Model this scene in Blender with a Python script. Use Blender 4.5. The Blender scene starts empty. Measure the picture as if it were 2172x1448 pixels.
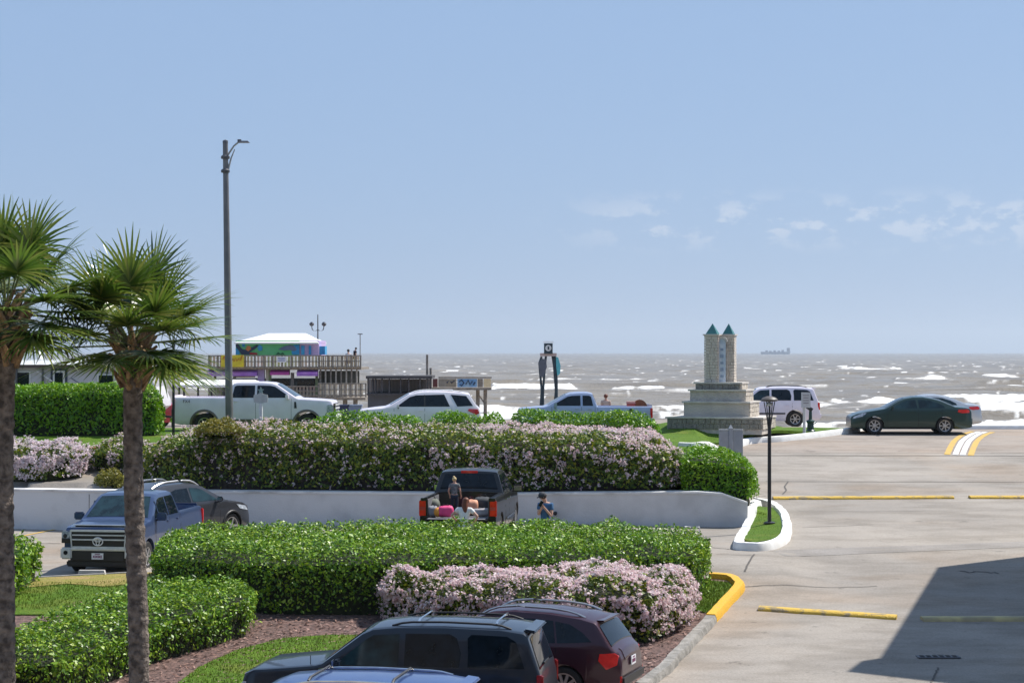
import bpy, bmesh, math, random
import numpy as np
from mathutils import Vector, Matrix, Euler
from mathutils.geometry import tessellate_polygon
random.seed(7)
R_ = np.random.RandomState(11)
SC = bpy.context.scene
COL = SC.collection
F = 4300.0; CAMZ = 6.0; CX = 1086.0; HY = 747.0
SUN_AZ = 30.0; SUN_EL = 55.0
def PX(px, Y): return (px - CX) / F * Y
def PZ(py, Y): return CAMZ - (py - HY) / F * Y
def P(px, py, Y): return Vector((PX(px, Y), Y, PZ(py, Y)))
def lerp(a, b, t): return a + (b - a) * t
def fbm(x, y, z=0.0):
    return (vnoise(x, y, z) * .5 + vnoise(x * 2.1 + 5, y * 2.1, z) * .27 + vnoise(x * 4.3, y * 4.3 + 8, z) * .15 + vnoise(x * 9.1, y * 9.1, z + 3) * .08)
def interp(pts, x):
    return float(np.interp(x, [p[0] for p in pts], [p[1] for p in pts]))

# ---------------------------------------------------------------- materials
MATS = {}
def new_mat(name):
    m = bpy.data.materials.new(name); m.use_nodes = True
    nt = m.node_tree; b = nt.nodes['Principled BSDF']
    return m, nt, b
def rgb(c): return (c[0], c[1], c[2], 1.0)
def mat(name, c, rough=0.6, metal=0.0, c2=None, scale=6.0, bump=0.0, bscale=30.0, coat=0.0, spec=0.5, detail=5.0, world=False, lo=0.35, hi=0.65):
    if name in MATS: return MATS[name]
    m, nt, b = new_mat(name)
    b.inputs['Base Color'].default_value = rgb(c)
    b.inputs['Roughness'].default_value = rough
    b.inputs['Metallic'].default_value = metal
    b.inputs['Specular IOR Level'].default_value = spec
    if coat:
        b.inputs['Coat Weight'].default_value = coat
        b.inputs['Coat Roughness'].default_value = 0.04
    tc = nt.nodes.new('ShaderNodeNewGeometry' if world else 'ShaderNodeTexCoord')
    src = tc.outputs['Position'] if world else tc.outputs['Object']
    if c2 is None: c2 = tuple(x * 0.82 for x in c)
    n = nt.nodes.new('ShaderNodeTexNoise'); n.inputs['Scale'].default_value = scale; n.inputs['Detail'].default_value = detail
    nt.links.new(src, n.inputs['Vector'])
    r = nt.nodes.new('ShaderNodeValToRGB')
    r.color_ramp.elements[0].position = lo; r.color_ramp.elements[0].color = rgb(c2)
    r.color_ramp.elements[1].position = hi; r.color_ramp.elements[1].color = rgb(c)
    nt.links.new(n.outputs['Fac'], r.inputs['Fac']); nt.links.new(r.outputs['Color'], b.inputs['Base Color'])
    if bump:
        n2 = nt.nodes.new('ShaderNodeTexNoise'); n2.inputs['Scale'].default_value = bscale; n2.inputs['Detail'].default_value = 4
        nt.links.new(src, n2.inputs['Vector'])
        bp = nt.nodes.new('ShaderNodeBump'); bp.inputs['Strength'].default_value = bump; bp.inputs['Distance'].default_value = 0.05
        nt.links.new(n2.outputs['Fac'], bp.inputs['Height']); nt.links.new(bp.outputs['Normal'], b.inputs['Normal'])
    MATS[name] = m
    return m
def paint(name, c, metal=0.25, rough=0.3, flake=True):
    # car paint with road dust towards large patches (real dirt) and clear coat
    return mat(name, c, rough=rough, metal=metal, c2=tuple(x * 0.9 + 0.004 for x in c), scale=2.2, coat=.55, spec=.3)
def leaf_mat(name, cols, rough=0.45, trans=0.25, spec=0.5, tint=(1.12, 0.92, 0.75, 1)):
    if name in MATS: return MATS[name]
    m, nt, b = new_mat(name)
    g = nt.nodes.new('ShaderNodeNewGeometry')
    r = nt.nodes.new('ShaderNodeValToRGB')
    els = r.color_ramp.elements
    while len(els) < len(cols): els.new(0.5)
    for i, c in enumerate(cols):
        els[i].position = i / max(1, len(cols) - 1); els[i].color = rgb(c)
    nt.links.new(g.outputs['Random Per Island'], r.inputs['Fac'])
    n = nt.nodes.new('ShaderNodeTexNoise'); n.inputs['Scale'].default_value = 0.9; n.inputs['Detail'].default_value = 3
    nt.links.new(g.outputs['Position'], n.inputs['Vector'])
    mx = nt.nodes.new('ShaderNodeMix'); mx.data_type = 'RGBA'; mx.blend_type = 'MULTIPLY'
    mp = nt.nodes.new('ShaderNodeMapRange'); mp.inputs['From Min'].default_value = .3; mp.inputs['From Max'].default_value = .7
    mp.inputs['To Min'].default_value = 0.0; mp.inputs['To Max'].default_value = 1.0
    nt.links.new(n.outputs['Fac'], mp.inputs['Value'])
    nt.links.new(mp.outputs['Result'], mx.inputs['Factor'])
    nt.links.new(r.outputs['Color'], mx.inputs[6]); mx.inputs[7].default_value = tint
    nt.links.new(mx.outputs[2], b.inputs['Base Color'])
    b.inputs['Roughness'].default_value = rough; b.inputs['Specular IOR Level'].default_value = spec
    tr = nt.nodes.new('ShaderNodeBsdfTranslucent'); nt.links.new(mx.outputs[2], tr.inputs['Color'])
    ms = nt.nodes.new('ShaderNodeMixShader'); ms.inputs[0].default_value = trans
    out = nt.nodes['Material Output']
    nt.links.new(b.outputs[0], ms.inputs[1]); nt.links.new(tr.outputs[0], ms.inputs[2]); nt.links.new(ms.outputs[0], out.inputs['Surface'])
    MATS[name] = m
    return m
GLASS = mat('tinted_glass', (0.008, 0.014, 0.022), rough=0.03, spec=0.3, c2=(0.004, 0.008, 0.012))
GLASS2 = mat('clearer_glass', (0.02, 0.05, 0.06), rough=0.03, spec=0.4, c2=(0.006, 0.014, 0.018), scale=3.0)
RUBBER = mat('tyre_rubber', (0.022, 0.022, 0.023), rough=0.8)
ALLOY = mat('alloy', (0.55, 0.55, 0.56), rough=0.3, metal=0.8)
SILVERT = mat('bright_trim', (.72, .74, .78), rough=.3, metal=.15, coat=.5)
CHROME = mat('chrome', (0.75, 0.76, 0.78), rough=0.12, metal=1.0)
BLACKP = mat('black_plastic', (0.02, 0.02, 0.022), rough=0.5)
DARK = mat('dark_void', (0.008, 0.008, 0.009), rough=0.9)
REDL = mat('red_lens', (0.8, 0.02, 0.015), rough=0.12, c2=(0.6, 0.01, 0.01), coat=.6)
CLEARL = mat('clear_lens', (0.55, 0.6, 0.66), rough=0.1, c2=(0.25, 0.28, 0.32), scale=14, coat=1.0)
AMBER = mat('amber_lens', (0.7, 0.25, 0.03), rough=0.15, coat=1.0)
WHITEM = mat('white_metal', (0.78, 0.78, 0.77), rough=0.4, c2=(0.68, 0.68, 0.66))
PLATE = mat('plate_white', (0.75, 0.76, 0.8), rough=0.4)

# ---------------------------------------------------------------- mesh building
def setp(o, label=None, cat=None, group=None, kind=None):
    if label: o['label'] = label
    if cat: o['category'] = cat
    if group: o['group'] = group
    if kind: o['kind'] = kind
    return o
def sharpen(me, ang=35):
    bm = bmesh.new(); bm.from_mesh(me)
    bmesh.ops.recalc_face_normals(bm, faces=bm.faces)
    a = math.radians(ang)
    for f in bm.faces: f.smooth = True
    for e in bm.edges:
        e.smooth = not (len(e.link_faces) == 2 and e.calc_face_angle(0) > a)
    bm.to_mesh(me); bm.free()
class MB:
    def __init__(s): s.v = []; s.f = []; s.M = None
    def add(s, vs, fs):
        n = len(s.v)
        if s.M is not None: vs = [s.M @ Vector(v) for v in vs]
        s.v += [tuple(v) for v in vs]; s.f += [tuple(i + n for i in f) for f in fs]
        return s
    def box(s, c, d, rz=0.0, M=None, taper=1.0):
        x, y, z = [k / 2 for k in d]; t = taper
        vs = [(-x, -y, -z), (x, -y, -z), (x, y, -z), (-x, y, -z), (-x * t, -y * t, z), (x * t, -y * t, z), (x * t, y * t, z), (-x * t, y * t, z)]
        m = Matrix.Translation(c) @ (M if M is not None else Matrix.Rotation(rz, 4, 'Z'))
        return s.add([m @ Vector(v) for v in vs], [(0, 3, 2, 1), (4, 5, 6, 7), (0, 1, 5, 4), (1, 2, 6, 5), (2, 3, 7, 6), (3, 0, 4, 7)])
    def bbox(s, lo, hi): return s.box([(a + b) / 2 for a, b in zip(lo, hi)], [abs(b - a) for a, b in zip(lo, hi)])
    def tube(s, pts, r, n=8, cap=True):
        pts = [Vector(p) for p in pts]; k = len(pts)
        rs = r if isinstance(r, (list, tuple)) else [r] * k
        vs = []; up0 = None
        for i, p in enumerate(pts):
            d = (pts[min(i + 1, k - 1)] - pts[max(i - 1, 0)]).normalized()
            if up0 is None: up0 = Vector((1, 0, 0)) if abs(d.x) < 0.9 else Vector((0, 1, 0))
            a = d.cross(up0).normalized(); b = d.cross(a).normalized(); up0 = -b if False else up0
            for j in range(n):
                t = 2 * math.pi * j / n
                vs.append(p + (a * math.cos(t) + b * math.sin(t)) * rs[i])
        fs = [(i * n + j, i * n + (j + 1) % n, (i + 1) * n + (j + 1) % n, (i + 1) * n + j) for i in range(k - 1) for j in range(n)]
        if cap: fs += [tuple(range(n - 1, -1, -1)), tuple((k - 1) * n + j for j in range(n))]
        return s.add(vs, fs)
    def bar(s, a, b, w, h):
        a = Vector(a); b = Vector(b); d = b - a
        q = d.to_track_quat('X', 'Z').to_matrix().to_4x4()
        return s.box((a + b) / 2, (d.length, w, h), M=q)
    def lathe(s, prof, c=(0, 0, 0), n=16, M=None, cap=True):
        vs = []
        for (r, z) in prof:
            for j in range(n):
                t = 2 * math.pi * j / n; vs.append((r * math.cos(t), r * math.sin(t), z))
        k = len(prof)
        fs = [(i * n + j, i * n + (j + 1) % n, (i + 1) * n + (j + 1) % n, (i + 1) * n + j) for i in range(k - 1) for j in range(n)]
        if cap: fs += [tuple(range(n - 1, -1, -1)), tuple((k - 1) * n + j for j in range(n))]
        m = Matrix.Translation(c) @ (M if M is not None else Matrix.Identity(4))
        return s.add([m @ Vector(v) for v in vs], fs)
    def sph(s, c, r, n=10, m_=6, sc=(1, 1, 1)):
        prof = [(r * math.sin(math.pi * i / m_) + 1e-4, -r * math.cos(math.pi * i / m_)) for i in range(m_ + 1)]
        return s.lathe(prof, c, n, Matrix.Diagonal((sc[0], sc[1], sc[2], 1)))
    def prism(s, poly, z0, z1, M=None):
        # poly in xy, extruded along z, then transformed
        n = len(poly)
        vs = [(x, y, z0) for x, y in poly] + [(x, y, z1) for x, y in poly]
        tri = tessellate_polygon([[Vector((x, y, 0)) for x, y in poly]])
        fs = [tuple(t) for t in tri] + [tuple(i + n for i in reversed(t)) for t in tri]
        fs += [(i, (i + 1) % n, (i + 1) % n + n, i + n) for i in range(n)]
        if M is not None: vs = [M @ Vector(v) for v in vs]
        return s.add(vs, fs)
    def mesh(s, name, m=None, sharp=35):
        me = bpy.data.meshes.new(name); me.from_pydata(s.v, [], s.f); me.update()
        if m is not None: me.materials.append(m)
        if sharp: sharpen(me, sharp)
        return me
    def build(s, name, m, parent=None, sharp=35, loc=None, rz=0):
        o = bpy.data.objects.new(name, s.mesh(name, m, sharp)); COL.objects.link(o)
        if parent is not None: o.parent = parent
        if loc is not None: o.location = loc; o.rotation_euler = (0, 0, rz)
        return o
def empty(name, loc, rz=0.0, **k):
    o = bpy.data.objects.new(name, None); COL.objects.link(o); o.location = loc; o.rotation_euler = (0, 0, rz)
    o.empty_display_size = 0.3
    return setp(o, **k)
def copy_tree(o, parent=None):
    c = o.copy(); COL.objects.link(c)
    if parent is not None: c.parent = parent
    for ch in [x for x in bpy.data.objects if x.parent == o]: copy_tree(ch, c)
    return c
XZ = Matrix(((1, 0, 0, 0), (0, 0, 1, 0), (0, 1, 0, 0), (0, 0, 0, 1)))   # (x,y,z)->(x,z,y): draw in xz, thickness along y
def npmesh(name, V, Fc, m, parent=None, smooth=False):
    me = bpy.data.meshes.new(name)
    V = np.asarray(V, dtype=np.float32); Fc = np.asarray(Fc, dtype=np.int32)
    me.vertices.add(len(V)); me.vertices.foreach_set('co', V.ravel())
    k = Fc.shape[1]
    me.loops.add(Fc.size); me.loops.foreach_set('vertex_index', Fc.ravel())
    me.polygons.add(len(Fc)); me.polygons.foreach_set('loop_start', np.arange(0, Fc.size, k, dtype=np.int32))
    me.polygons.foreach_set('loop_total', np.full(len(Fc), k, dtype=np.int32))
    me.update(calc_edges=True); me.validate()
    if smooth: me.polygons.foreach_set('use_smooth', np.ones(len(Fc), dtype=bool))
    me.materials.append(m)
    o = bpy.data.objects.new(name, me); COL.objects.link(o)
    if parent is not None: o.parent = parent
    return o
def hash3(ix, iy, iz):
    h = (ix * 374761393 + iy * 668265263 + iz * 2147483647 // 7).astype(np.int64)
    h = (h ^ (h >> 13)) * 1274126177 & 0xffffffff
    return ((h ^ (h >> 16)) & 0xffff) / 65535.0
def vnoise(x, y, z=0.0):
    x, y, z = np.broadcast_arrays(np.asarray(x, float), np.asarray(y, float), np.asarray(z, float))
    ix, iy, iz = np.floor(x).astype(np.int64), np.floor(y).astype(np.int64), np.floor(z).astype(np.int64)
    fx, fy, fz = x - ix, y - iy, z - iz
    fx, fy, fz = [t * t * (3 - 2 * t) for t in (fx, fy, fz)]
    o = 0
    for a in (0, 1):
        for b in (0, 1):
            for c in (0, 1):
                o = o + hash3(ix + a, iy + b, iz + c) * (fx if a else 1 - fx) * (fy if b else 1 - fy) * (fz if c else 1 - fz)
    return o

# ---------------------------------------------------------------- terrain
def Zd(Y):
    return interp([(0, -1.2), (20, -1.0), (30, -.6), (38, -.3), (45, .2), (53, .85), (62, 1.3), (64, 1.45), (70, 1.9), (74, 2.3), (78, 2.6), (83, 2.8), (86, 2.74), (100, 2.38), (112, 2.3), (400, 2.3)], Y)
def lot(X, Y): return min(.85, max(.25, .35 + .05 * (X + 10.6))) + .012 * (Y - 52)
def upper(Y): return interp([(50, 1.45), (60, 1.45), (62, 1.6), (66, 1.85), (71, 2.55), (75, 2.8), (83, 2.8), (86, 2.74), (100, 2.38), (112, 2.3), (400, 2.3)], Y)
def wallY(X): return 60.3 - X * (6.0 / 23.0)
def sm(a, b, x):
    t = min(1, max(0, (x - a) / (b - a))); return t * t * (3 - 2 * t)
def G(X, Y):
    d = Zd(Y)
    if Y < 46: return d
    wy = wallY(X)
    if Y < wy + 0.58:
        w = lerp(d, lot(X, Y), sm(46, 51, Y))
    else: w = upper(Y)
    return lerp(w, d, sm(6.2, 7.6, X) if Y < wy + .58 or Y < 60 else sm(6.9, 7.6, X))
def grid_drape(name, x0, x1, y0, y1, step, m, off=0.0, fn=G):
    nx = int(round((x1 - x0) / step)) + 1; ny = int(round((y1 - y0) / step)) + 1
    V = []; 
    for j in range(ny):
        for i in range(nx):
            X = x0 + i * step; Y = y0 + j * step; V.append((X, Y, fn(X, Y) + off))
    Fc = [(j * nx + i, j * nx + i + 1, (j + 1) * nx + i + 1, (j + 1) * nx + i) for j in range(ny - 1) for i in range(nx - 1)]
    return npmesh(name, V, Fc, m)
def drape(name, poly, m, off, parent=None, fn=G, step=0.5, thick=0.0, edge=0.0):
    bm = bmesh.new()
    bm.faces.new([bm.verts.new((x, y, 0)) for x, y in poly])
    xs = [p[0] for p in poly]; ys = [p[1] for p in poly]
    def cuts(a, b, ax):
        k = math.floor(a / step) + 1
        while k * step < b - 1e-6:
            co = (k * step, 0, 0) if ax == 0 else (0, k * step, 0); no = (1, 0, 0) if ax == 0 else (0, 1, 0)
            bmesh.ops.bisect_plane(bm, geom=bm.verts[:] + bm.edges[:] + bm.faces[:], plane_co=co, plane_no=no, dist=1e-5); k += 1
    cuts(min(xs), max(xs), 0); cuts(min(ys), max(ys), 1)
    for v in bm.verts: v.co.z = fn(v.co.x, v.co.y) + off
    if thick:
        r = bmesh.ops.extrude_face_region(bm, geom=bm.faces[:])
        for e in r['geom']:
            if isinstance(e, bmesh.types.BMVert): e.co.z -= thick
    bmesh.ops.recalc_face_normals(bm, faces=bm.faces)
    me = bpy.data.meshes.new(name); bm.to_mesh(me); bm.free(); me.materials.append(m)
    if not thick:
        for p in me.polygons:
            if p.normal.z < 0: me.flip_normals(); break
    o = bpy.data.objects.new(name, me); COL.objects.link(o)
    if parent is not None: o.parent = parent
    return o
def offset_line(pts, d):
    out = []
    for i, p in enumerate(pts):
        a = Vector(pts[max(i - 1, 0)]); b = Vector(pts[min(i + 1, len(pts) - 1)])
        t = (b - a).normalized(); n = Vector((-t.y, t.x)); out.append((p[0] + n.x * d, p[1] + n.y * d))
    return out
def smooth(pts, k=5, closed=False):
    out = []; n = len(pts)
    for i in range(n - 1):
        p0, p1, p2, p3 = [Vector((q[0], q[1])) for q in (pts[max(i - 1, 0)], pts[i], pts[i + 1], pts[min(i + 2, n - 1)])]
        for j in range(k):
            t = j / k; v = .5 * ((2 * p1) + (p2 - p0) * t + (2 * p0 - 5 * p1 + 4 * p2 - p3) * t * t + (3 * p1 - p0 - 3 * p2 + p3) * t ** 3); out.append((v.x, v.y))
    return out + [tuple(pts[-1])]
def dens(pts, st=0.5):
    out = []
    for a, b in zip(pts[:-1], pts[1:]):
        L = math.dist(a, b); k = max(1, int(L / st))
        out += [(lerp(a[0], b[0], i / k), lerp(a[1], b[1], i / k)) for i in range(k)]
    return out + [pts[-1]]
def ribbon(name, pts, w, h, m, parent=None, fn=G, base=-0.05, rnd=0.25, jitter=0.0, st=0.5):
    # a kerb or bump: a rounded cross-section swept over the ground
    pts = dens(pts, st)
    L = offset_line(pts, w / 2); Rr = offset_line(pts, -w / 2)
    V = []; k = 6
    for i, (a, b) in enumerate(zip(L, Rr)):
        j = random.uniform(-jitter, jitter)
        for t, hh in ((0, base), (0.03, h * .55), (rnd * .6, h), (1 - rnd * .6, h), (.97, h * .55), (1, base)):
            x, y = lerp(a[0], b[0], t), lerp(a[1], b[1], t)
            g = fn(x, y); gc = fn(*pts[i])
            V.append((x + j, y, (g if hh < h * .8 else max(g, gc)) + hh + (j * .4 if hh > 0 else 0)))
    n = len(pts)
    Fc = [(i * k + j, i * k + (j + 1), (i + 1) * k + (j + 1), (i + 1) * k + j) for i in range(n - 1) for j in range(k - 1)]
    mb = MB(); mb.add(V, Fc + [tuple(range(k)), tuple((n - 1) * k + j for j in range(k - 1, -1, -1))])
    return mb.build(name, m, parent, sharp=50)
SKYTINT = (1.0, 1.0, 1.0, 1); SKYSTR = .15; SUNE = 4.8; EXPO = 0.40
HAZE = 7e-5
# ---------------------------------------------------------------- vehicles
class Car:
    def __init__(s, **k):
        s.L, s.W, s.R = k['L'], k['W'], k['R']; s.xf, s.xr = k['wb']; s.sill = k.get('sill', .28)
        s.top = k['top']; s.belt = k['belt']; s.rw = k['rw']; s.rz = k['rz']
        s.bed = k.get('bed'); s.af = k.get('af', .1); s.ar = k.get('ar', .07); s.lf = k.get('lf', .9); s.lr = k.get('lr', .6)
        s.crown = k.get('crown', .035); s.Ra = s.R + k.get('gap', .05); s.paint = k['paint']; s.hood = k.get('hood', 1.3)
        s.ends = k.get('ends', (.08, .08)); s.openb = k.get('openb', False)
    def zt(s, x): return interp(s.top, x)
    def zb(s, x):
        z = s.sill + s.ends[0] * max(0, 1 - x / .5) ** 2 + s.ends[1] * max(0, 1 - (s.L - x) / .5) ** 2
        for xc in (s.xf, s.xr):
            if abs(x - xc) < s.Ra: z = max(z, s.R + math.sqrt(max(0, s.Ra ** 2 - (x - xc) ** 2)))
        return z
    def plan(s, x):
        return 1 - s.af * max(0, 1 - x / s.lf) ** 2.6 - s.ar * max(0, 1 - (s.L - x) / s.lr) ** 2.6
    LOW = ((0, .93), (.1, .975), (.25, .995), (.45, 1.0), (.62, .997), (.8, .985), (.92, .968), (1, .955))
    def zs(s, x): return min(s.belt, s.zt(x) - .05)
    def w(s, x, z):
        b = s.W / 2 * s.plan(x); zs = s.zs(x); z0 = s.sill
        if z <= zs: return b * interp(s.LOW, (z - z0) / (zs - z0))
        yb = b * .955
        if s.zt(x) > s.belt + .08: return lerp(yb, s.rw * (s.plan(x) * .5 + .5), (z - zs) / (s.rz - s.belt))
        return yb - .02 * (z - zs) / .05
    def rim(s, x):
        zt = s.zt(x); rr = min(.07, (zt - s.zs(x)) * .9)
        return s.w(x, zt) - rr * .9, rr
    def xs(s):
        X = {0, s.L}
        for p in s.top: X.add(round(p[0], 4))
        for xc in (s.xf, s.xr):
            for i in range(17):
                X.add(round(xc - s.Ra * math.cos(math.pi * i / 16), 4))
            X.add(round(xc - s.Ra - .004, 4)); X.add(round(xc + s.Ra + .004, 4))
        x = 0
        while x < s.L: X.add(round(x, 4)); x += .12
        if s.bed:
            for b in s.bed[:2]: X.add(b); X.add(b + .003)
        X = sorted(v for v in X if 0 <= v <= s.L); out = [X[0]]
        for v in X[1:]:
            if v - out[-1] > .0025: out.append(v)
        return out
    def section(s, x):
        zb, zt, zs = s.zb(x), s.zt(x), s.zs(x); pts = [(0, zb), (s.w(x, zb) - .12, zb)]
        for t in (0, .06, .2, .4, .6, .8, .92, 1):
            z = lerp(zb, zs, t); pts.append((s.w(x, z), z))
        yr, rr = s.rim(x)
        for t in (.33, .66):
            z = lerp(zs, zt - rr, t); pts.append((s.w(x, z), z))
        pts.append((s.w(x, zt - rr), zt - rr)); pts.append((lerp(yr, s.w(x, zt - rr), .7), zt - rr * .3)); pts.append((yr, zt))
        inbed = s.bed and s.bed[0] + .001 < x < s.bed[1] + (1 if s.openb else 0)
        if inbed:
            yi = yr - .05
            pts += [(yi, zt), (yi - .004, zt - .02), (yi - .01, s.bed[2] + .01), (yi - .03, s.bed[2]), (yi * .5, s.bed[2]), (0, s.bed[2])]
        else:
            for f in (.93, .82, .65, .42, .2, 0): pts.append((yr * f, zt + s.cr(x) * (1 - f * f)))
        return pts
    def cr(s, x): return s.crown * min(1, .4 + x / 1.2)
    def body(s, root):
        X = s.xs(); V = []; secs = [s.section(x) for x in X]; k = len(secs[0])
        for x, sec in zip(X, secs):
            for y, z in sec: V.append((s.L / 2 - x, y, z))
            for y, z in sec: V.append((s.L / 2 - x, -y, z))
        fs = []
        for i in range(len(X) - 1):
            a, b = i * 2 * k, (i + 1) * 2 * k
            for j in range(k - 1):
                fs.append((a + j, a + j + 1, b + j + 1, b + j)); fs.append((a + k + j, b + k + j, b + k + j + 1, a + k + j + 1))
        for a in (0, (len(X) - 1) * 2 * k):
            for j in range(k - 1):
                if a and s.openb and max(secs[-1][j][1], secs[-1][j + 1][1]) > s.bed[2] + .02: continue
                fs.append((a + j, a + j + 1, a + k + j + 1, a + k + j))
        bm = bmesh.new(); vs = [bm.verts.new(v) for v in V]
        for f in fs:
            try: bm.faces.new([vs[i] for i in f])
            except ValueError: pass
        bmesh.ops.remove_doubles(bm, verts=bm.verts, dist=.0008)
        me = bpy.data.meshes.new('body'); bm.to_mesh(me); bm.free(); me.materials.append(s.paint); sharpen(me, 32)
        o = bpy.data.objects.new('body', me); COL.objects.link(o); o.parent = root
        return o
    def side(s, name, poly, m, parent, off=.008, sides=(1, -1), thick=.0, step=.2, one=False):
        obs = []
        for sg in sides:
            bm = bmesh.new(); bm.faces.new([bm.verts.new((x, z, 0)) for x, z in poly])
            for ax in (0, 1):
                q = [p[ax] for p in poly]; k = math.floor(min(q) / step) + 1
                while k * step < max(q) - 1e-6:
                    co = (k * step, 0, 0) if ax == 0 else (0, k * step, 0); no = (1, 0, 0) if ax == 0 else (0, 1, 0)
                    bmesh.ops.bisect_plane(bm, geom=bm.verts[:] + bm.edges[:] + bm.faces[:], plane_co=co, plane_no=no, dist=1e-5); k += 1
            for v in bm.verts:
                x, z = v.co.x, v.co.y; v.co = Vector((s.L / 2 - x, sg * (s.w(x, z) + off), z))
            r = bmesh.ops.extrude_face_region(bm, geom=bm.faces[:])
            for e in r['geom']:
                if isinstance(e, bmesh.types.BMVert): e.co.y -= sg * (off + .012 + thick)
            me = bpy.data.meshes.new(name); bmesh.ops.recalc_face_normals(bm, faces=bm.faces); bm.to_mesh(me); bm.free(); me.materials.append(m); sharpen(me, 40)
            o = bpy.data.objects.new(name, me); COL.objects.link(o); o.parent = parent; obs.append(o)
        return obs
    def topp(s, name, x0, x1, m, parent, inset=.05, off=.008, y0=None, y1=None, n=10, inset1=None):
        V = []; ny = 12; inset1 = inset if inset1 is None else inset1
        for i in range(n + 1):
            t = i / n; x = lerp(x0, x1, t); yr, _ = s.rim(x); zt = s.zt(x); c = s.cr(x)
            dz = (s.zt(min(x + .02, s.L)) - s.zt(max(0, x - .02))) / .04; nv = Vector((dz, 0, 1)).normalized()
            e = yr - lerp(inset, inset1, t); a = -e if y0 is None else y0; b = e if y1 is None else y1
            for j in range(ny + 1):
                y = lerp(a, b, j / ny); f = y / yr
                V.append((s.L / 2 - x + nv.x * off, y, zt + c * (1 - f * f) + nv.z * off))
        q = (n + 1) * (ny + 1)
        V += [(x, y, z - .03) for x, y, z in V[:q]]
        w1 = ny + 1; fs = [(i * w1 + j, i * w1 + j + 1, (i + 1) * w1 + j + 1, (i + 1) * w1 + j) for i in range(n) for j in range(ny)]
        fs += [tuple(q + v for v in reversed(f)) for f in fs]
        for j in range(ny): fs += [(j, j + 1, q + j + 1, q + j), (n * w1 + j, n * w1 + j + 1, q + n * w1 + j + 1, q + n * w1 + j)]
        for i in range(n): fs += [(i * w1, (i + 1) * w1, q + (i + 1) * w1, q + i * w1), (i * w1 + ny, (i + 1) * w1 + ny, q + (i + 1) * w1 + ny, q + i * w1 + ny)]
        mb = MB(); mb.add(V, fs); return mb.build(name, m, parent)
    def box(s, name, x, y, z, d, m, parent, taper=1.0, M=None, bev=0.0):
        mb = MB(); mb.box((0, 0, 0), d, M=M, taper=taper); me = mb.mesh(name, m, None)
        if bev:
            bm = bmesh.new(); bm.from_mesh(me); bmesh.ops.bevel(bm, geom=bm.edges[:], offset=bev, segments=2, affect='EDGES'); bm.to_mesh(me); bm.free(); sharpen(me, 50)
        o = bpy.data.objects.new(name, me); COL.objects.link(o); o.parent = parent; o.location = (s.L / 2 - x, y, z); return o
    def wheels(s, root, spokes=6, rimm=None, rr=.66, dark=False, wdt=.23):
        rimm = rimm or ALLOY; R = s.R
        for xc in (s.xf, s.xr):
            for sg in (1, -1):
                M = Matrix.Rotation(math.radians(-90 * sg), 4, 'X')
                t = MB(); ri = R * rr
                t.lathe([(ri, -wdt / 2 + .03), (R * .93, -wdt / 2), (R, -wdt / 2 + .03), (R, wdt / 2 - .03), (R * .93, wdt / 2), (ri, wdt / 2 - .015), (ri, wdt / 2 - .06), (.04, wdt / 2 - .09)], n=28, M=M)
                w = t.build('wheel', RUBBER, root); w.location = (s.L / 2 - xc, sg * (s.W / 2 - wdt / 2 - .03), R)
                r = MB(); r.M = M
                r.lathe([(ri * .88, wdt / 2 - .06), (ri, wdt / 2 - .05), (ri, wdt / 2 - .008), (ri * .93, wdt / 2 - .012), (ri * .9, wdt / 2 - .055)], n=28, cap=False)
                r.lathe([(ri * .2, wdt / 2 - .08), (ri * .22, wdt / 2 - .02), (ri * .12, wdt / 2 - .008)], n=14)
                for q in range(spokes):
                    a = 2 * math.pi * q / spokes
                    r.M = M @ Matrix.Rotation(a, 4, 'Z'); r.box((ri * .55, 0, wdt / 2 - .03), (ri * .8, ri * .2, .03))
                r.build('rim', rimm, w)
    def mirrors(s, root, x, z, m, big=1.0, sides=(1, -1)):
        for sg in sides:
            y = sg * (s.w(x, z) + .14 * big)
            o = s.box('mirror', x, y, z + .06, (.1 * big, .22 * big, .17 * big), m, root, bev=.03)
            a = MB(); a.bar((0, -sg * .02, -.07), (-.03, -sg * .17 * big, -.1), .04, .04); a.build('mirror_arm', BLACKP, o)
            g = MB(); g.box((-.051 * big, 0, 0), (.004, .18 * big, .12 * big)); g.build('mirror_glass', CHROME, o)
    def seams(s, root, xs, z1, z0=None):
        for x in xs:
            z0_ = (s.sill + .1) if z0 is None else z0
            s.side('door_seam', [(x - .006, z0_), (x + .006, z0_), (x + .006, z1), (x - .006, z1)], DARK, root, off=.0015)
    def handles(s, root, xs, z, m):
        for x in xs:
            for sg in (1, -1): s.box('door_handle', x, sg * (s.w(x, z) + .018), z, (.17, .035, .035), m, root, bev=.01)
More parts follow.
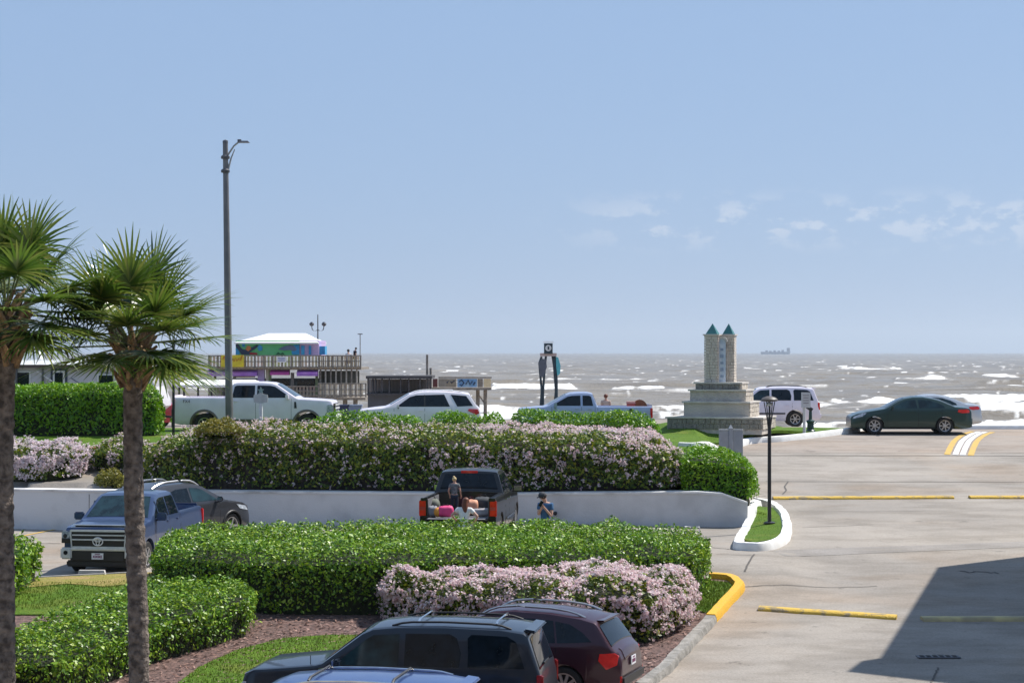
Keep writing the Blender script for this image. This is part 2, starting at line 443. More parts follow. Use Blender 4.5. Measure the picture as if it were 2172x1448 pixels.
    def flares(s, root, m, wd=.07, off=.02):
        for xc in (s.xf, s.xr):
            P_ = []; a0 = math.radians(-8)
            n = 16
            o_ = [(xc + (s.Ra + wd) * math.cos(a0 + (math.pi - 2 * a0) * i / n), s.R + (s.Ra + wd) * math.sin(a0 + (math.pi - 2 * a0) * i / n)) for i in range(n + 1)]
            i_ = [(xc + (s.Ra - .005) * math.cos(a0 + (math.pi - 2 * a0) * i / n), s.R + (s.Ra - .005) * math.sin(a0 + (math.pi - 2 * a0) * i / n)) for i in range(n + 1)]
            for sg in (1, -1):
                V = []
                for (x, z), (x2, z2) in zip(o_, i_):
                    y1 = s.w(x, max(z, s.sill)); y2 = s.w(x2, max(z2, s.sill))
                    V += [(s.L / 2 - x, sg * (y1 + .002), z), (s.L / 2 - lerp(x, x2, .3), sg * (lerp(y1, y2, .3) + off), lerp(z, z2, .3)), (s.L / 2 - x2, sg * (y2 + off), z2), (s.L / 2 - x2, sg * (y2 - .12), z2)]
                fs = [(i * 4 + j, i * 4 + j + 1, i * 4 + 5 + j, i * 4 + 4 + j) for i in range(n) for j in range(3)]
                mb = MB(); mb.add(V, fs); mb.build('wheel_arch', m, root)
def rails(s, root, x0, x1, m, cross=(), h=.06, yy=None, rad=.018, crossm=None):
    for sg in (1, -1):
        pts = []; n = 12
        for i in range(n + 1):
            x = lerp(x0, x1, i / n); yr, _ = s.rim(x); y = (yr - .07)
            e = min(1, min(i, n - i) / 1.5)
            pts.append((s.L / 2 - x, sg * y, s.zt(x) + .01 + h * e))
        mb = MB(); mb.tube(pts, rad, 6); mb.build('roof_rail', m, root)
    for x in cross:
        yr, _ = s.rim(x); y = yr - .07; z = s.zt(x) + h + .01
        mb = MB(); mb.tube([(s.L / 2 - x, -y, z), (s.L / 2 - x, -y * .8, z + .04), (s.L / 2 - x, y * .8, z + .04), (s.L / 2 - x, y, z)], .022, 6); mb.build('crossbar', crossm or m, root)
def plate(s, root, x, z, front=False):
    sg = 1 if front else -1
    o = s.box('license_plate', x, 0, z, (.015, .31, .16), PLATE, root)
    mb = MB()
    for i, y in enumerate((-.1, -.06, -.02, .02, .06, .1)):
        mb.box((sg * .009, y, -.01), (.004, .026, .07 if i % 2 else .055))
    mb.box((sg * .009, 0, .055), (.004, .14, .02))
    mb.build('plate_characters', mat('plate_ink', (.2, .04, .12), .5), o)
    return o
def vroot(name, X, Y, z, head, label, cat):
    return empty(name, (X, Y, z), math.radians(head), label=label, cat=cat)
NAVY = paint('navy_paint', (.018, .03, .07)); BLUEB = paint('blue_black_paint', (.008, .014, .026), metal=.0)
SLATE = paint('slate_blue_paint', (.045, .075, .16), metal=.35); GREYP = paint('graphite_paint', (.05, .052, .06), metal=.4)
MAROON = paint('maroon_paint', (.045, .012, .022), metal=.3); WHITEP = paint('white_paint', (.84, .77, .84), metal=0.0)
SILVB = paint('silver_blue_paint', (.42, .47, .64), metal=.3); BLKP = paint('black_paint', (.012, .012, .013), metal=0.0)
GREENP = paint('dark_green_paint', (.02, .048, .04), metal=.15); SILV = paint('silver_paint', (.5, .52, .54), metal=.5)
REDP = paint('red_paint', (.35, .02, .03)); TAUPE = paint('taupe_trim', (.17, .145, .13), metal=.2)

# --- full-size SUVs (blue-black parked one, blue one in front of it, white one on the boulevard)
SUVTOP = [(0, .98), (.04, 1.09), (.2, 1.16), (1.25, 1.26), (1.36, 1.29), (2.02, 1.78), (2.2, 1.86), (2.6, 1.9), (3.4, 1.915), (4.35, 1.89), (4.72, 1.84), (4.79, 1.78), (5.0, 1.2), (5.04, 1.05), (5.06, .8)]
def big_suv(root, pnt, railm, spoiler=True, cross=(), glass=GLASS, handle=None, arch=None, rackh=.05, bars=None):
    s = Car(L=5.06, W=2.0, R=.39, wb=(.93, 3.88), sill=.3, top=SUVTOP, belt=1.23, rw=.76, rz=1.91, paint=pnt, gap=.06, crown=.04)
    s.body(root)
    s.side('window', [(1.64, 1.28), (1.7, 1.37), (2.1, 1.69), (2.22, 1.76), (2.66, 1.79), (2.66, 1.28)], GLASS2 if glass is GLASS else glass, root)
    s.side('window', [(2.76, 1.28), (2.76, 1.795), (3.5, 1.80), (3.62, 1.74), (3.7, 1.5), (3.68, 1.28)], glass, root)
    s.side('window', [(3.82, 1.28), (3.82, 1.5), (3.8, 1.74), (3.86, 1.80), (4.45, 1.78), (4.6, 1.7), (4.76, 1.28)], glass, root)
    s.topp('windshield', 1.42, 2.05, GLASS2, root, inset=.06)
    s.topp('rear_window', 4.81, 4.98, GLASS, root, inset=.09)
    s.wheels(root, 6, rr=.62); s.mirrors(root, 1.68, 1.24, pnt, 1.1)
    s.seams(root, (1.55, 2.71, 3.74), 1.16); s.handles(root, (2.55, 3.5), 1.05, handle or pnt)
    rails(s, root, 2.5, 4.5, railm, cross, h=rackh, crossm=bars)
    for sg in (1, -1): s.box('mirror_cap', 1.62, sg * (s.w(1.68, 1.24) + .16), 1.31, (.03, .2, .16), CHROME, root, bev=.012)
    for sg in (1, -1):
        s.box('headlight', .045, sg * .74, .86, (.1, .36, .2), CLEARL, root, bev=.02)
        s.box('tail_light', 5.0, sg * .88, 1.0, (.12, .12, .36), mat('deep_red_lens', (.25, .015, .015), .15) if pnt is BLUEB else REDL, root, bev=.02)
    s.box('grille', -.002, 0, .85, (.05, 1.0, .22), BLACKP, root)
    s.box('bumper', 0.0, 0, .5, (.14, 1.75, .24), pnt, root, bev=.05)
    s.box('bumper', 5.06, 0, .55, (.16, 1.8, .24), arch or pnt, root, bev=.05)
    s.side('side_moulding', [(1.4, .62), (3.4, .62), (3.4, .69), (1.4, .69)], arch or BLACKP, root, off=.02)
    if spoiler: s.box('rear_spoiler', 4.80, 0, 1.85, (.2, 1.3, .05), pnt, root, bev=.02, M=Matrix.Rotation(math.radians(-8), 4, 'Y'))
    plate(s, root, 5.1, .8); s.box('rear_wiper', 5.0, .1, 1.3, (.02, .5, .03), BLACKP, root)
    return s
def place(root_name, px, Y, dz, head, label, cat, ground=None):
    X = PX(px, Y); z = (G(X, Y) if ground is None else ground) + dz
    return vroot(root_name, X, Y, z, head, label, cat)
t = place('parked_suv', 853, 34.2, 0.0, 171, 'dark blue-black full-size SUV parked side-on beside the flowering hedge', 'car', ground=-.42)
s = big_suv(t, BLUEB, BLACKP, cross=(2.95, 4.25), bars=CHROME)
s.box('antenna', 1.15, .8, 1.25, (.01, .01, .3), BLACKP, t)
t = place('parked_suv', 655, 28.9, 0.0, 170, 'bright blue SUV roof with crossbars at the bottom edge of the photo', 'car', ground=-.52)
big_suv(t, paint('blue_paint', (.05, .1, .28), metal=.45), CHROME, cross=(2.7, 3.9), bars=BLACKP, rackh=.03)

# --- maroon crossover
t = place('parked_crossover', 1084, 37.9, 0.0, 162, 'maroon crossover with silver roof rails parked behind the dark SUV', 'car', ground=-.42)
s = Car(L=4.68, W=1.88, R=.37, wb=(.92, 3.63), sill=.3, belt=1.1, rw=.66, rz=1.69, paint=MAROON, gap=.05, crown=.05, ar=.2, lr=1.0, af=.14,
        top=[(0, .82), (.05, .92), (.3, 1.0), (1.05, 1.1), (1.15, 1.13), (1.9, 1.56), (2.2, 1.65), (2.6, 1.69), (3.3, 1.67), (3.9, 1.6), (4.15, 1.54), (4.2, 1.5), (4.5, 1.08), (4.6, 1.0), (4.66, .85), (4.68, .6)])
s.body(t)
s.side('window', [(1.5, 1.15), (2.0, 1.46), (2.2, 1.53), (2.55, 1.56), (2.55, 1.15)], GLASS2, t)
s.side('window', [(2.62, 1.15), (2.62, 1.56), (3.0, 1.565), (3.38, 1.54), (3.46, 1.16)], GLASS, t)
s.side('window', [(3.5, 1.16), (3.42, 1.53), (3.7, 1.49), (3.95, 1.36), (4.14, 1.2)], GLASS, t)
s.topp('windshield', 1.22, 1.92, GLASS2, t); s.topp('rear_window', 4.23, 4.47, GLASS, t, inset=.03, off=.012)
s.wheels(t, 10, rr=.7); s.mirrors(t, 1.5, 1.12, MAROON, .9); s.seams(t, (1.45, 2.59, 3.48), 1.08)
s.handles(t, (2.42, 3.32), .98, CHROME); rails(s, t, 1.95, 3.95, ALLOY, h=.06, rad=.022)
for sg in (1, -1):
    o = s.side('tail_light', [(4.28, .88), (4.3, 1.0), (4.55, 1.01), (4.62, .96), (4.6, .8), (4.42, .72)], REDL, t, off=.02, sides=(sg,))[0]
    s.box('reflector', 4.62, sg * .74, .5, (.12, .05, .22), REDL, t, bev=.015)
    s.box('headlight', .1, sg * .72, .78, (.2, .3, .14), CLEARL, t, bev=.03)
s.topp('tailgate', 4.55, 4.66, MAROON, t, inset=.2, off=.012); plate(s, t, 4.7, .8)
s.box('rear_bumper', 4.66, 0, .5, (.12, 1.5, .2), BLACKP, t, bev=.04)
s.box('rear_spoiler', 4.2, 0, 1.545, (.2, 1.1, .03), MAROON, t, bev=.012)
s.side('lower_cladding', [(1.4, .31), (3.15, .31), (3.15, .42), (1.4, .42)], BLACKP, t, off=.012)

# --- pickup helper
def pickup(root, L, W, H, R, wb, hoodz, beltz, cab0, cab1, bed0, bedh, pnt, rearlite=True, floor=.75, doors=2, trim=None, rimm=None, spokes=6, gate=True):
    cw = .62
    top = [(0, hoodz - .14), (.05, hoodz - .03), (.2, hoodz), (cab0 - .1, hoodz + .06), (cab0, hoodz + .09), (cab0 + .78, H - .1), (cab0 + .98, H - .03), (cab0 + 1.35, H), (cab1 - .35, H - .005), (cab1 - .16, H - .05), (cab1, beltz + .12), (cab1 + .02, bedh), (bed0, bedh), (L - .005, bedh), (L, bedh - .04)]
    s = Car(L=L, W=W, R=R, wb=wb, sill=.38 if R > .38 else .33, belt=beltz, rw=W * .37, rz=H, paint=pnt, gap=.08, crown=.03, top=top, bed=(bed0 + .02, L - .06, floor), openb=not gate, ar=.01, ends=(.05, .1))
    s.body(root)
    a = cab0 + .28; m = (a + cab1) / 2 + .12 if doors == 4 else cab1 - .62
    s.side('window', [(a, beltz + .04), (a + .05, beltz + .12), (cab0 + .86, H - .17), (cab0 + 1.05, H - .13), (m - .04, H - .12), (m - .04, beltz + .04)], GLASS, root)
    s.side('window', [(m + .05, beltz + .04), (m + .05, H - .12), (cab1 - .3, H - .125), (cab1 - .22, H - .17), (cab1 - .14, beltz + .04)], GLASS, root)
    s.topp('windshield', cab0 + .06, cab0 + .8, GLASS2, root, inset=.05); s.topp('rear_window', cab1 - .14, cab1 - .02, GLASS, root, inset=.06, off=.012)
    s.wheels(root, spokes, rimm=rimm, rr=.6); s.mirrors(root, cab0 + .34, beltz + .02, pnt, 1.2)
    s.seams(root, (cab0 + .2, m, cab1 - .06), beltz); s.seams(root, (bed0,), bedh - .06)
    s.handles(root, (m - .18, cab1 - .28), beltz - .1, trim or pnt)
    for sg in (1, -1): s.box('tail_light', L - .03, sg * (W / 2 - .09), bedh - .28, (.1, .2, .42), REDL, root, bev=.02)
    if gate: s.box('tailgate', L - .02, 0, (bedh + floor) / 2 + .02, (.06, W - .36, bedh - floor + .1), pnt, root, bev=.015)
    s.box('rear_bumper', L + .04, 0, .58, (.16, W - .1, .2), CHROME, root, bev=.03)
    return s
# --- slate blue pickup facing the camera
t = vroot('pickup_truck', PX(209, 51.7) + .4, 51.75 + 2.88, lot(-10.6, 52) - .04, -98, 'slate blue pickup truck facing the camera behind the left palm trunk', 'pickup truck')
s = pickup(t, 5.81, 2.03, 1.95, .40, (.98, 4.68), 1.24, 1.3, 1.35, 3.75, 3.8, 1.36, SLATE, doors=4, trim=SLATE, floor=.8)
g = s.box('grille', .0, 0, .93, (.08, 1.42, .46), BLACKP, t, bev=.03)
mb = MB()
for z, h, w in ((.21, .05, 1.46), (-.015, .035, 1.38), (.1, .03, 1.38), (-.21, .045, 1.42)): mb.box((.045, 0, z), (.04, w, h))
for sg in (1, -1): mb.bar((.045, sg * .735, .22), (.045, sg * .70, -.22), .04, .03)
mb.build('grille_bars', SILVERT, g)
mb = MB()
def ell(mb, x, c, ry, rz, r, n=20):
    pts = [(x, c[0] + ry * math.cos(2 * math.pi * i / n), c[1] + rz * math.sin(2 * math.pi * i / n)) for i in range(n + 1)]
    mb.tube(pts, r, 5, cap=False)
ell(mb, .075, (0, -.06), .13, .1, .016); ell(mb, .08, (0, -.06), .045, .09, .013); ell(mb, .08, (0, -.02), .09, .04, .013)
mb.build('emblem', WHITEM, g)
s.topp('hood_scoop', .12, .5, SLATE, t, y0=-.62, y1=.62, off=.045); mb = MB(); mb.box((5.81 / 2 - .1, 0, 1.235), (.05, 1.3, .05)); mb.build('hood_vent', DARK, t)
mb = MB(); mb.box((5.81 / 2 - .075, 0, 1.2), (.05, 1.5, .05)); mb.box((5.81 / 2 - .1, 0, 1.275), (.05, 1.4, .02)); mb.build('hood_trim', SILVERT, t)
for sg in (1, -1):
    h = s.box('headlight', .06, sg * .86, .98, (.16, .26, .3), CLEARL, t, bev=.03)
    mb = MB(); mb.box((.06, 0, -.1), (.06, .24, .12)); mb.sph((.07, sg * .03, .02), .06, sc=(.6, 1, 1)); mb.build('headlight_lens', BLACKP, h)
    c = s.box('bumper_corner', .02, sg * .85, .56, (.22, .3, .3), SILVERT, t, bev=.04)
    f = MB(); f.lathe([(.055, 0), (.055, .03), (.03, .035)], (.1, 0, .02), 12, Matrix.Rotation(math.radians(90), 4, 'Y')); f.build('fog_lamp', DARK, c)
s.box('bumper', .0, 0, .68, (.16, 1.5, .1), SILVERT, t, bev=.03)
s.box('lower_valance', .0, 0, .5, (.14, 1.42, .28), BLACKP, t, bev=.03)
s.box('lower_valance', .03, 0, .3, (.14, 1.7, .16), BLACKP, t, bev=.03)
plate(s, t, -.1, .5, front=True)
mb = MB(); mb.box((.02, 0, 0), (.01, .09, .14)); o = mb.build('mirror_hanger', WHITEM, t); o.location = (5.81 / 2 - 2.0, .1, 1.68)
s.side('window_pillar', [(1.98, 1.36), (2.02, 1.36), (2.02, 1.76), (1.98, 1.76)], SLATE, t, off=.012)

# --- graphite crossover angled to the wall
t = place('parked_crossover', 372, 59.2, 0.0, 57, 'graphite crossover with silver roof rails parked facing the white wall', 'car', ground=lot(-9, 59))
s = Car(L=4.8, W=1.9, R=.37, wb=(.95, 3.75), sill=.3, belt=1.12, rw=.64, rz=1.70, paint=GREYP, gap=.05, crown=.05, ar=.14, lr=1.0, af=.2, lf=1.1,
        top=[(0, .8), (.06, .92), (.35, 1.02), (1.1, 1.13), (1.2, 1.16), (2.0, 1.58), (2.3, 1.67), (2.7, 1.70), (3.4, 1.68), (4.1, 1.58), (4.2, 1.54), (4.55, 1.14), (4.7, 1.0), (4.8, .7)])
s.body(t)
s.side('window', [(1.55, 1.17), (2.1, 1.5), (2.3, 1.55), (2.62, 1.57), (2.62, 1.17)], GLASS2, t)
s.side('window', [(2.7, 1.17), (2.7, 1.57), (3.2, 1.55), (3.6, 1.46), (3.85, 1.25)], GLASS, t)
s.topp('windshield', 1.25, 2.02, GLASS2, t); s.topp('rear_window', 4.22, 4.5, GLASS, t, inset=.04, off=.012)
s.wheels(t, 5, rr=.7); s.mirrors(t, 1.6, 1.14, GREYP, .9); s.seams(t, (1.5, 2.66, 3.6), 1.1); s.handles(t, (2.5, 3.5), 1.0, CHROME)
rails(s, t, 2.05, 4.0, ALLOY, h=.07, rad=.03); s.topp('sunroof', 2.45, 3.3, GLASS, t, inset=.18)
for sg in (1, -1):
    s.side('headlight', [(.12, .78), (.25, .92), (.75, 1.0), (.6, .86)], CLEARL, t, off=.015, sides=(sg,))
    s.side('tail_light', [(4.2, 1.02), (4.45, 1.05), (4.7, .95), (4.66, .86)], REDL, t, off=.015, sides=(sg,))
s.flares(t, BLACKP, .05); s.box('rear_bumper', 4.77, 0, .5, (.12, 1.5, .24), BLACKP, t, bev=.04); plate(s, t, 4.82, .75)

# --- black pickup with lowered tailgate
BTZ = .86
tb = vroot('pickup_truck', PX(972, 53.0) + .32, 53.0 + 2.9, BTZ, 83.5, 'black pickup truck seen from behind with tailgate down and loaded bed', 'pickup truck')
s = pickup(tb, 5.85, 2.03, 1.93, .41, (.98, 4.62), 1.22, 1.26, 1.4, 3.72, 3.8, 1.34, BLKP, doors=4, trim=CHROME, floor=.78, gate=False)
s.box('tailgate', 6.08, 0, .78, (.52, 1.62, .06), BLKP, tb, bev=.015)
s.box('tailgate_lining', 6.08, 0, .815, (.46, 1.5, .012), mat('bed_grey', (.16, .16, .17), .7), tb)
o = s.box('brake_light', 3.72 - .14, 0, 1.885, (.05, .46, .07), REDL, tb, bev=.01)
for sg in (1, -1):
    l = s.box('lamp_divider', 5.87, sg * .925, 1.06, (.02, .15, .09), mat('reverse_lens', (.5, .06, .05), .2), tb)
for sg in (1, -1):
    s.box('bed_end', 5.83, sg * .90, 1.05, (.06, .17, .56), BLKP, tb, bev=.01)
    s.box('bed_lining', 4.85, sg * .80, 1.04, (1.9, .02, .5), mat('bed_grey', (.16, .16, .17), .7), tb)
s.box('bed_lining', 4.84, 0, .8, (1.95, 1.56, .02), MATS['bed_grey'], tb)
s.side('door_trim', [(1.7, .62), (3.5, .62), (3.5, .67), (1.7, .67)], CHROME, tb, off=.02)

# --- white heavy pickup on the boulevard
BL = 2.76
def sideplace(name, px0, px1, Y, z, front_right, L, label, cat, tilt=0):
    X = (PX(px0, Y) + PX(px1, Y)) / 2
    return vroot(name, X, Y, z, (0 if front_right else 180) + tilt, label, cat)
t = sideplace('pickup_truck', 376, 712, 80.6, 2.76, True, 6.35, 'large white crew cab pickup with taupe trim on the boulevard', 'pickup truck', -2)
s = pickup(t, 6.3, 2.03, 2.06, .42, (1.0, 5.05), 1.36, 1.42, 1.42, 4.1, 4.15, 1.48, WHITEP, doors=4, trim=WHITEP, floor=.9)
s.flares(t, TAUPE, .09, .03)
s.side('rocker_panel', [(1.52, .4), (4.5, .4), (4.5, .62), (1.52, .62)], TAUPE, t, off=.02)
s.side('fender_vent', [(1.4, 1.05), (1.5, 1.05), (1.5, 1.3), (1.43, 1.3)], BLACKP, t, off=.02)
for sg in (1, -1):
    s.box('headlight', .1, sg * .86, 1.02, (.24, .28, .34), CLEARL, t, bev=.03)
    s.box('running_board', 2.9, sg * 1.0, .36, (2.4, .16, .06), BLACKP, t)
g = s.box('grille', -.02, 0, 1.02, (.1, 1.3, .42), BLACKP, t, bev=.02)
mb = MB()
for z in (-.12, .02, .16): mb.box((.05, 0, z), (.04, 1.34, .07))
mb.build('grille_bars', CHROME, g)
s.box('bumper', -.06, 0, .66, (.24, 2.0, .26), WHITEM, t, bev=.05)
def text_obj(txt, size, m, parent, loc, rot, name='lettering', ext=.004):
    cu = bpy.data.curves.new(name, 'FONT'); cu.body = txt; cu.size = size; cu.extrude = ext; cu.align_x = 'CENTER'; cu.align_y = 'CENTER'
    tmp = bpy.data.objects.new('tmp', cu); COL.objects.link(tmp)
    dg = bpy.context.evaluated_depsgraph_get(); me = bpy.data.meshes.new_from_object(tmp.evaluated_get(dg)); me.name = name
    bpy.data.objects.remove(tmp)
    me.materials.clear(); me.materials.append(m)
    o = bpy.data.objects.new(name, me); COL.objects.link(o); o.parent = parent; o.location = loc; o.rotation_euler = rot
    return o
text_obj('FX4', .17, BLACKP, t, (3.15 - 5.75, -1.03, 1.31), (math.radians(90), 0, 0), 'bedside_letters')

# --- white three-row SUV
t = sideplace('parked_suv', 768, 1008, 83.5, 2.62, False, 5.05, 'white SUV with black windows behind the flower hedge', 'car', 4)
s = Car(L=5.05, W=1.98, R=.38, wb=(.92, 3.95), sill=.3, belt=1.12, rw=.68, rz=1.78, paint=WHITEP, gap=.05, crown=.045, af=.16, ar=.1,
        top=[(0, .85), (.05, .95), (.2, 1.04), (1.15, 1.14), (1.3, 1.2), (2.1, 1.66), (2.4, 1.74), (2.8, 1.78), (3.6, 1.77), (4.3, 1.72), (4.55, 1.68), (4.6, 1.64), (4.88, 1.2), (5.0, 1.08), (5.05, .8)])
s.body(t)
s.side('window', [(1.6, 1.17), (2.15, 1.56), (2.4, 1.63), (3.55, 1.66), (3.78, 1.17)], GLASS, t)
s.side('window', [(4.08, 1.17), (3.82, 1.65), (4.45, 1.6), (4.72, 1.2)], GLASS, t)
s.topp('windshield', 1.36, 2.12, GLASS2, t); s.topp('rear_window', 4.62, 4.86, GLASS, t, inset=.03, off=.012)
s.side('window_pillar', [(2.72, 1.17), (2.78, 1.17), (2.78, 1.65), (2.72, 1.65)], BLACKP, t, off=.012)
s.wheels(t, 8); s.mirrors(t, 1.66, 1.14, WHITEP, .9); s.seams(t, (1.5, 2.75, 3.85), 1.1); s.handles(t, (2.6, 3.68), 1.0, WHITEP)
rails(s, t, 2.2, 4.3, WHITEM, h=.04); s.box('roof_box', 3.7, 0, 1.82, (.5, .8, .05), WHITEM, t, bev=.02)
for sg in (1, -1):
    s.side('headlight', [(.06, .82), (.12, .94), (.5, 1.0), (.42, .9)], CLEARL, t, off=.015, sides=(sg,))
    s.side('tail_light', [(4.5, 1.0), (4.55, 1.08), (4.92, 1.06), (4.98, .9), (4.85, .84)], REDL, t, off=.02, sides=(sg,))
s.side('lower_cladding', [(1.4, .31), (3.45, .31), (3.45, .45), (1.4, .45)], BLACKP, t, off=.012); plate(s, t, 5.07, .85)

# --- silver-blue extended cab pickup
tt = sideplace('pickup_truck', 1099, 1379, 84.5, 2.6, False, 5.6, 'silver-blue extended cab pickup carrying beach gear', 'pickup truck', 2)
s = pickup(tt, 5.5, 1.9, 1.74, .38, (.95, 4.2), 1.1, 1.16, 1.15, 3.2, 3.25, 1.17, SILVB, doors=2, trim=SILVB, floor=.72)
for sg in (1, -1): s.side('headlight', [(.04, .84), (.06, 1.0), (.35, 1.03), (.33, .88)], CLEARL, tt, off=.02, sides=(sg,)); s.side('turn_signal', [(.04, .86), (.05, .96), (.14, .97), (.14, .87)], AMBER, tt, off=.024, sides=(sg,))
for sg in (1, -1): s.side('door_sign', [(2.5, .72), (2.95, .72), (2.95, 1.0), (2.5, 1.0)], mat('magnet_sign', (.6, .58, .62), .5), tt, off=.012, sides=(sg,))
s.box('fuel_cap', 4.62, .97, 1.0, (.14, .05, .16), BLACKP, tt, bev=.02)
s.flares(tt, SILVB, .06, .03); s.box('bumper', -.02, 0, .6, (.16, 1.7, .22), SILVB, tt, bev=.04)

# --- white full-size SUV behind the monument
t = sideplace('parked_suv', 1510, 1737, 98, 2.42, False, 5.2, 'white full-size SUV standing behind the stone monument', 'car', -3)
big_suv(t, WHITEP, BLACKP, cross=())

# --- dark green sedan and the silver one behind it
def sedan(root, pnt):
    s = Car(L=4.8, W=1.82, R=.33, wb=(.93, 3.71), sill=.2, belt=.98, rw=.6, rz=1.47, paint=pnt, gap=.045, crown=.04, af=.18, ar=.14, lr=.8,
            top=[(0, .62), (.04, .7), (.25, .8), (.6, .88), (1.25, .99), (1.35, 1.01), (1.9, 1.31), (2.15, 1.41), (2.5, 1.465), (2.9, 1.465), (3.3, 1.4), (3.6, 1.31), (4.15, 1.08), (4.55, 1.05), (4.72, 1.01), (4.78, .9), (4.8, .6)])
    s.body(root)
    s.side('window', [(1.6, 1.03), (2.05, 1.27), (2.2, 1.33), (2.5, 1.37), (2.58, 1.37), (2.62, 1.03)], GLASS2, root)
    s.side('window', [(2.7, 1.03), (2.66, 1.37), (3.1, 1.345), (3.45, 1.24), (3.68, 1.12), (3.72, 1.04)], GLASS2, root)
    s.topp('windshield', 1.38, 2.12, GLASS2, root); s.topp('rear_window', 3.38, 4.1, GLASS, root)
    s.wheels(root, 7, rr=.68); s.mirrors(root, 1.62, .99, pnt, .85); s.seams(root, (1.45, 2.66, 3.6), .97); s.handles(root, (2.5, 3.5), .87, pnt)
    for sg in (1, -1):
        s.side('headlight', [(.07, .6), (.1, .68), (.45, .83), (.62, .84), (.45, .7)], CLEARL, root, off=.015, sides=(sg,))
        s.side('tail_light', [(4.22, .88), (4.24, .97), (4.62, .99), (4.7, .93), (4.68, .85), (4.4, .83)], REDL, root, off=.015, sides=(sg,))
        s.side('side_sill', [(1.35, .21), (3.3, .21), (3.3, .27), (1.35, .27)], BLACKP, root, off=.01, sides=(sg,))
    s.box('bumper', 4.78, 0, .5, (.1, 1.5, .3), pnt, root, bev=.04); plate(s, root, 4.85, .62)
    return s
t = sideplace('sedan_car', 1800, 2053, 81.6, Zd(81.6) + .005, False, 4.8, 'dark green sedan crossing the top of the driveway', 'car', -2)
sedan(t, GREENP)
t = sideplace('sedan_car', 1846, 2068, 88.5, 2.68, False, 4.8, 'silver sedan almost hidden behind the dark green one', 'car', 0)
sedan(t, SILV)
# --- red car mostly hidden by the white pickup
t = sideplace('parked_suv', 150, 371, 93, 2.5, True, 4.6, 'red vehicle just showing between the trailer nose and the white pickup', 'car', 0)
s = big_suv(t, paint('faded_red_paint', (.45, .06, .07)), WHITEM)
# ---------------------------------------------------------------- setting
def concrete_mat(name, c1, c2, c3, seams=False):
    m, nt, b = new_mat(name); L = nt.links.new
    g = nt.nodes.new('ShaderNodeNewGeometry')
    def noise(sc, det, scale3=(1, 1, 1), rough=.55):
        mp = nt.nodes.new('ShaderNodeMapping'); mp.inputs['Scale'].default_value = scale3; L(g.outputs['Position'], mp.inputs['Vector'])
        n = nt.nodes.new('ShaderNodeTexNoise'); n.inputs['Scale'].default_value = sc; n.inputs['Detail'].default_value = det; n.inputs['Roughness'].default_value = rough
        L(mp.outputs[0], n.inputs['Vector']); return n.outputs['Fac']
    def ramp(f, a, b_, p0=.35, p1=.65):
        r = nt.nodes.new('ShaderNodeValToRGB'); r.color_ramp.elements[0].color = rgb(a); r.color_ramp.elements[1].color = rgb(b_)
        r.color_ramp.elements[0].position = p0; r.color_ramp.elements[1].position = p1; L(f, r.inputs['Fac']); return r.outputs['Color']
    def mul(a, b_, f=1.0):
        x = nt.nodes.new('ShaderNodeMix'); x.data_type = 'RGBA'; x.blend_type = 'MULTIPLY'; x.inputs['Factor'].default_value = f; L(a, x.inputs[6]); L(b_, x.inputs[7]); return x.outputs[2]
    base = ramp(noise(.16, 6), c2, c1, .38, .62)
    tint = ramp(noise(.11, 3, (1, 1.6, 1)), (1, 1, 1), c3, .5, .68)
    streak = ramp(noise(.7, 8, (.7, 1.5, 1), .65), (.84, .83, .81), (1.05, 1.05, 1.05), .38, .56)
    speck = ramp(noise(22, 3), (.88, .88, .88), (1.06, 1.06, 1.06), .35, .6)
    crack = ramp(noise(1.6, 8, (1, 1, 1), .7), (.6, .6, .6), (1, 1, 1), .3, .38)
    L(mul(mul(mul(mul(base, tint), streak), speck), crack), b.inputs['Base Color'])
    b.inputs['Roughness'].default_value = .9; b.inputs['Specular IOR Level'].default_value = .25
    bp = nt.nodes.new('ShaderNodeBump'); bp.inputs['Strength'].default_value = .25; bp.inputs['Distance'].default_value = .02
    L(noise(30, 4), bp.inputs['Height']); L(bp.outputs[0], b.inputs['Normal'])
    return m
CONC = concrete_mat('concrete', (.34, .305, .265), (.265, .24, .212), (1.05, .92, .8))
CONC2 = concrete_mat('smooth_concrete', (.32, .275, .235), (.27, .235, .205), (1.03, .95, .88))
GRASS = None
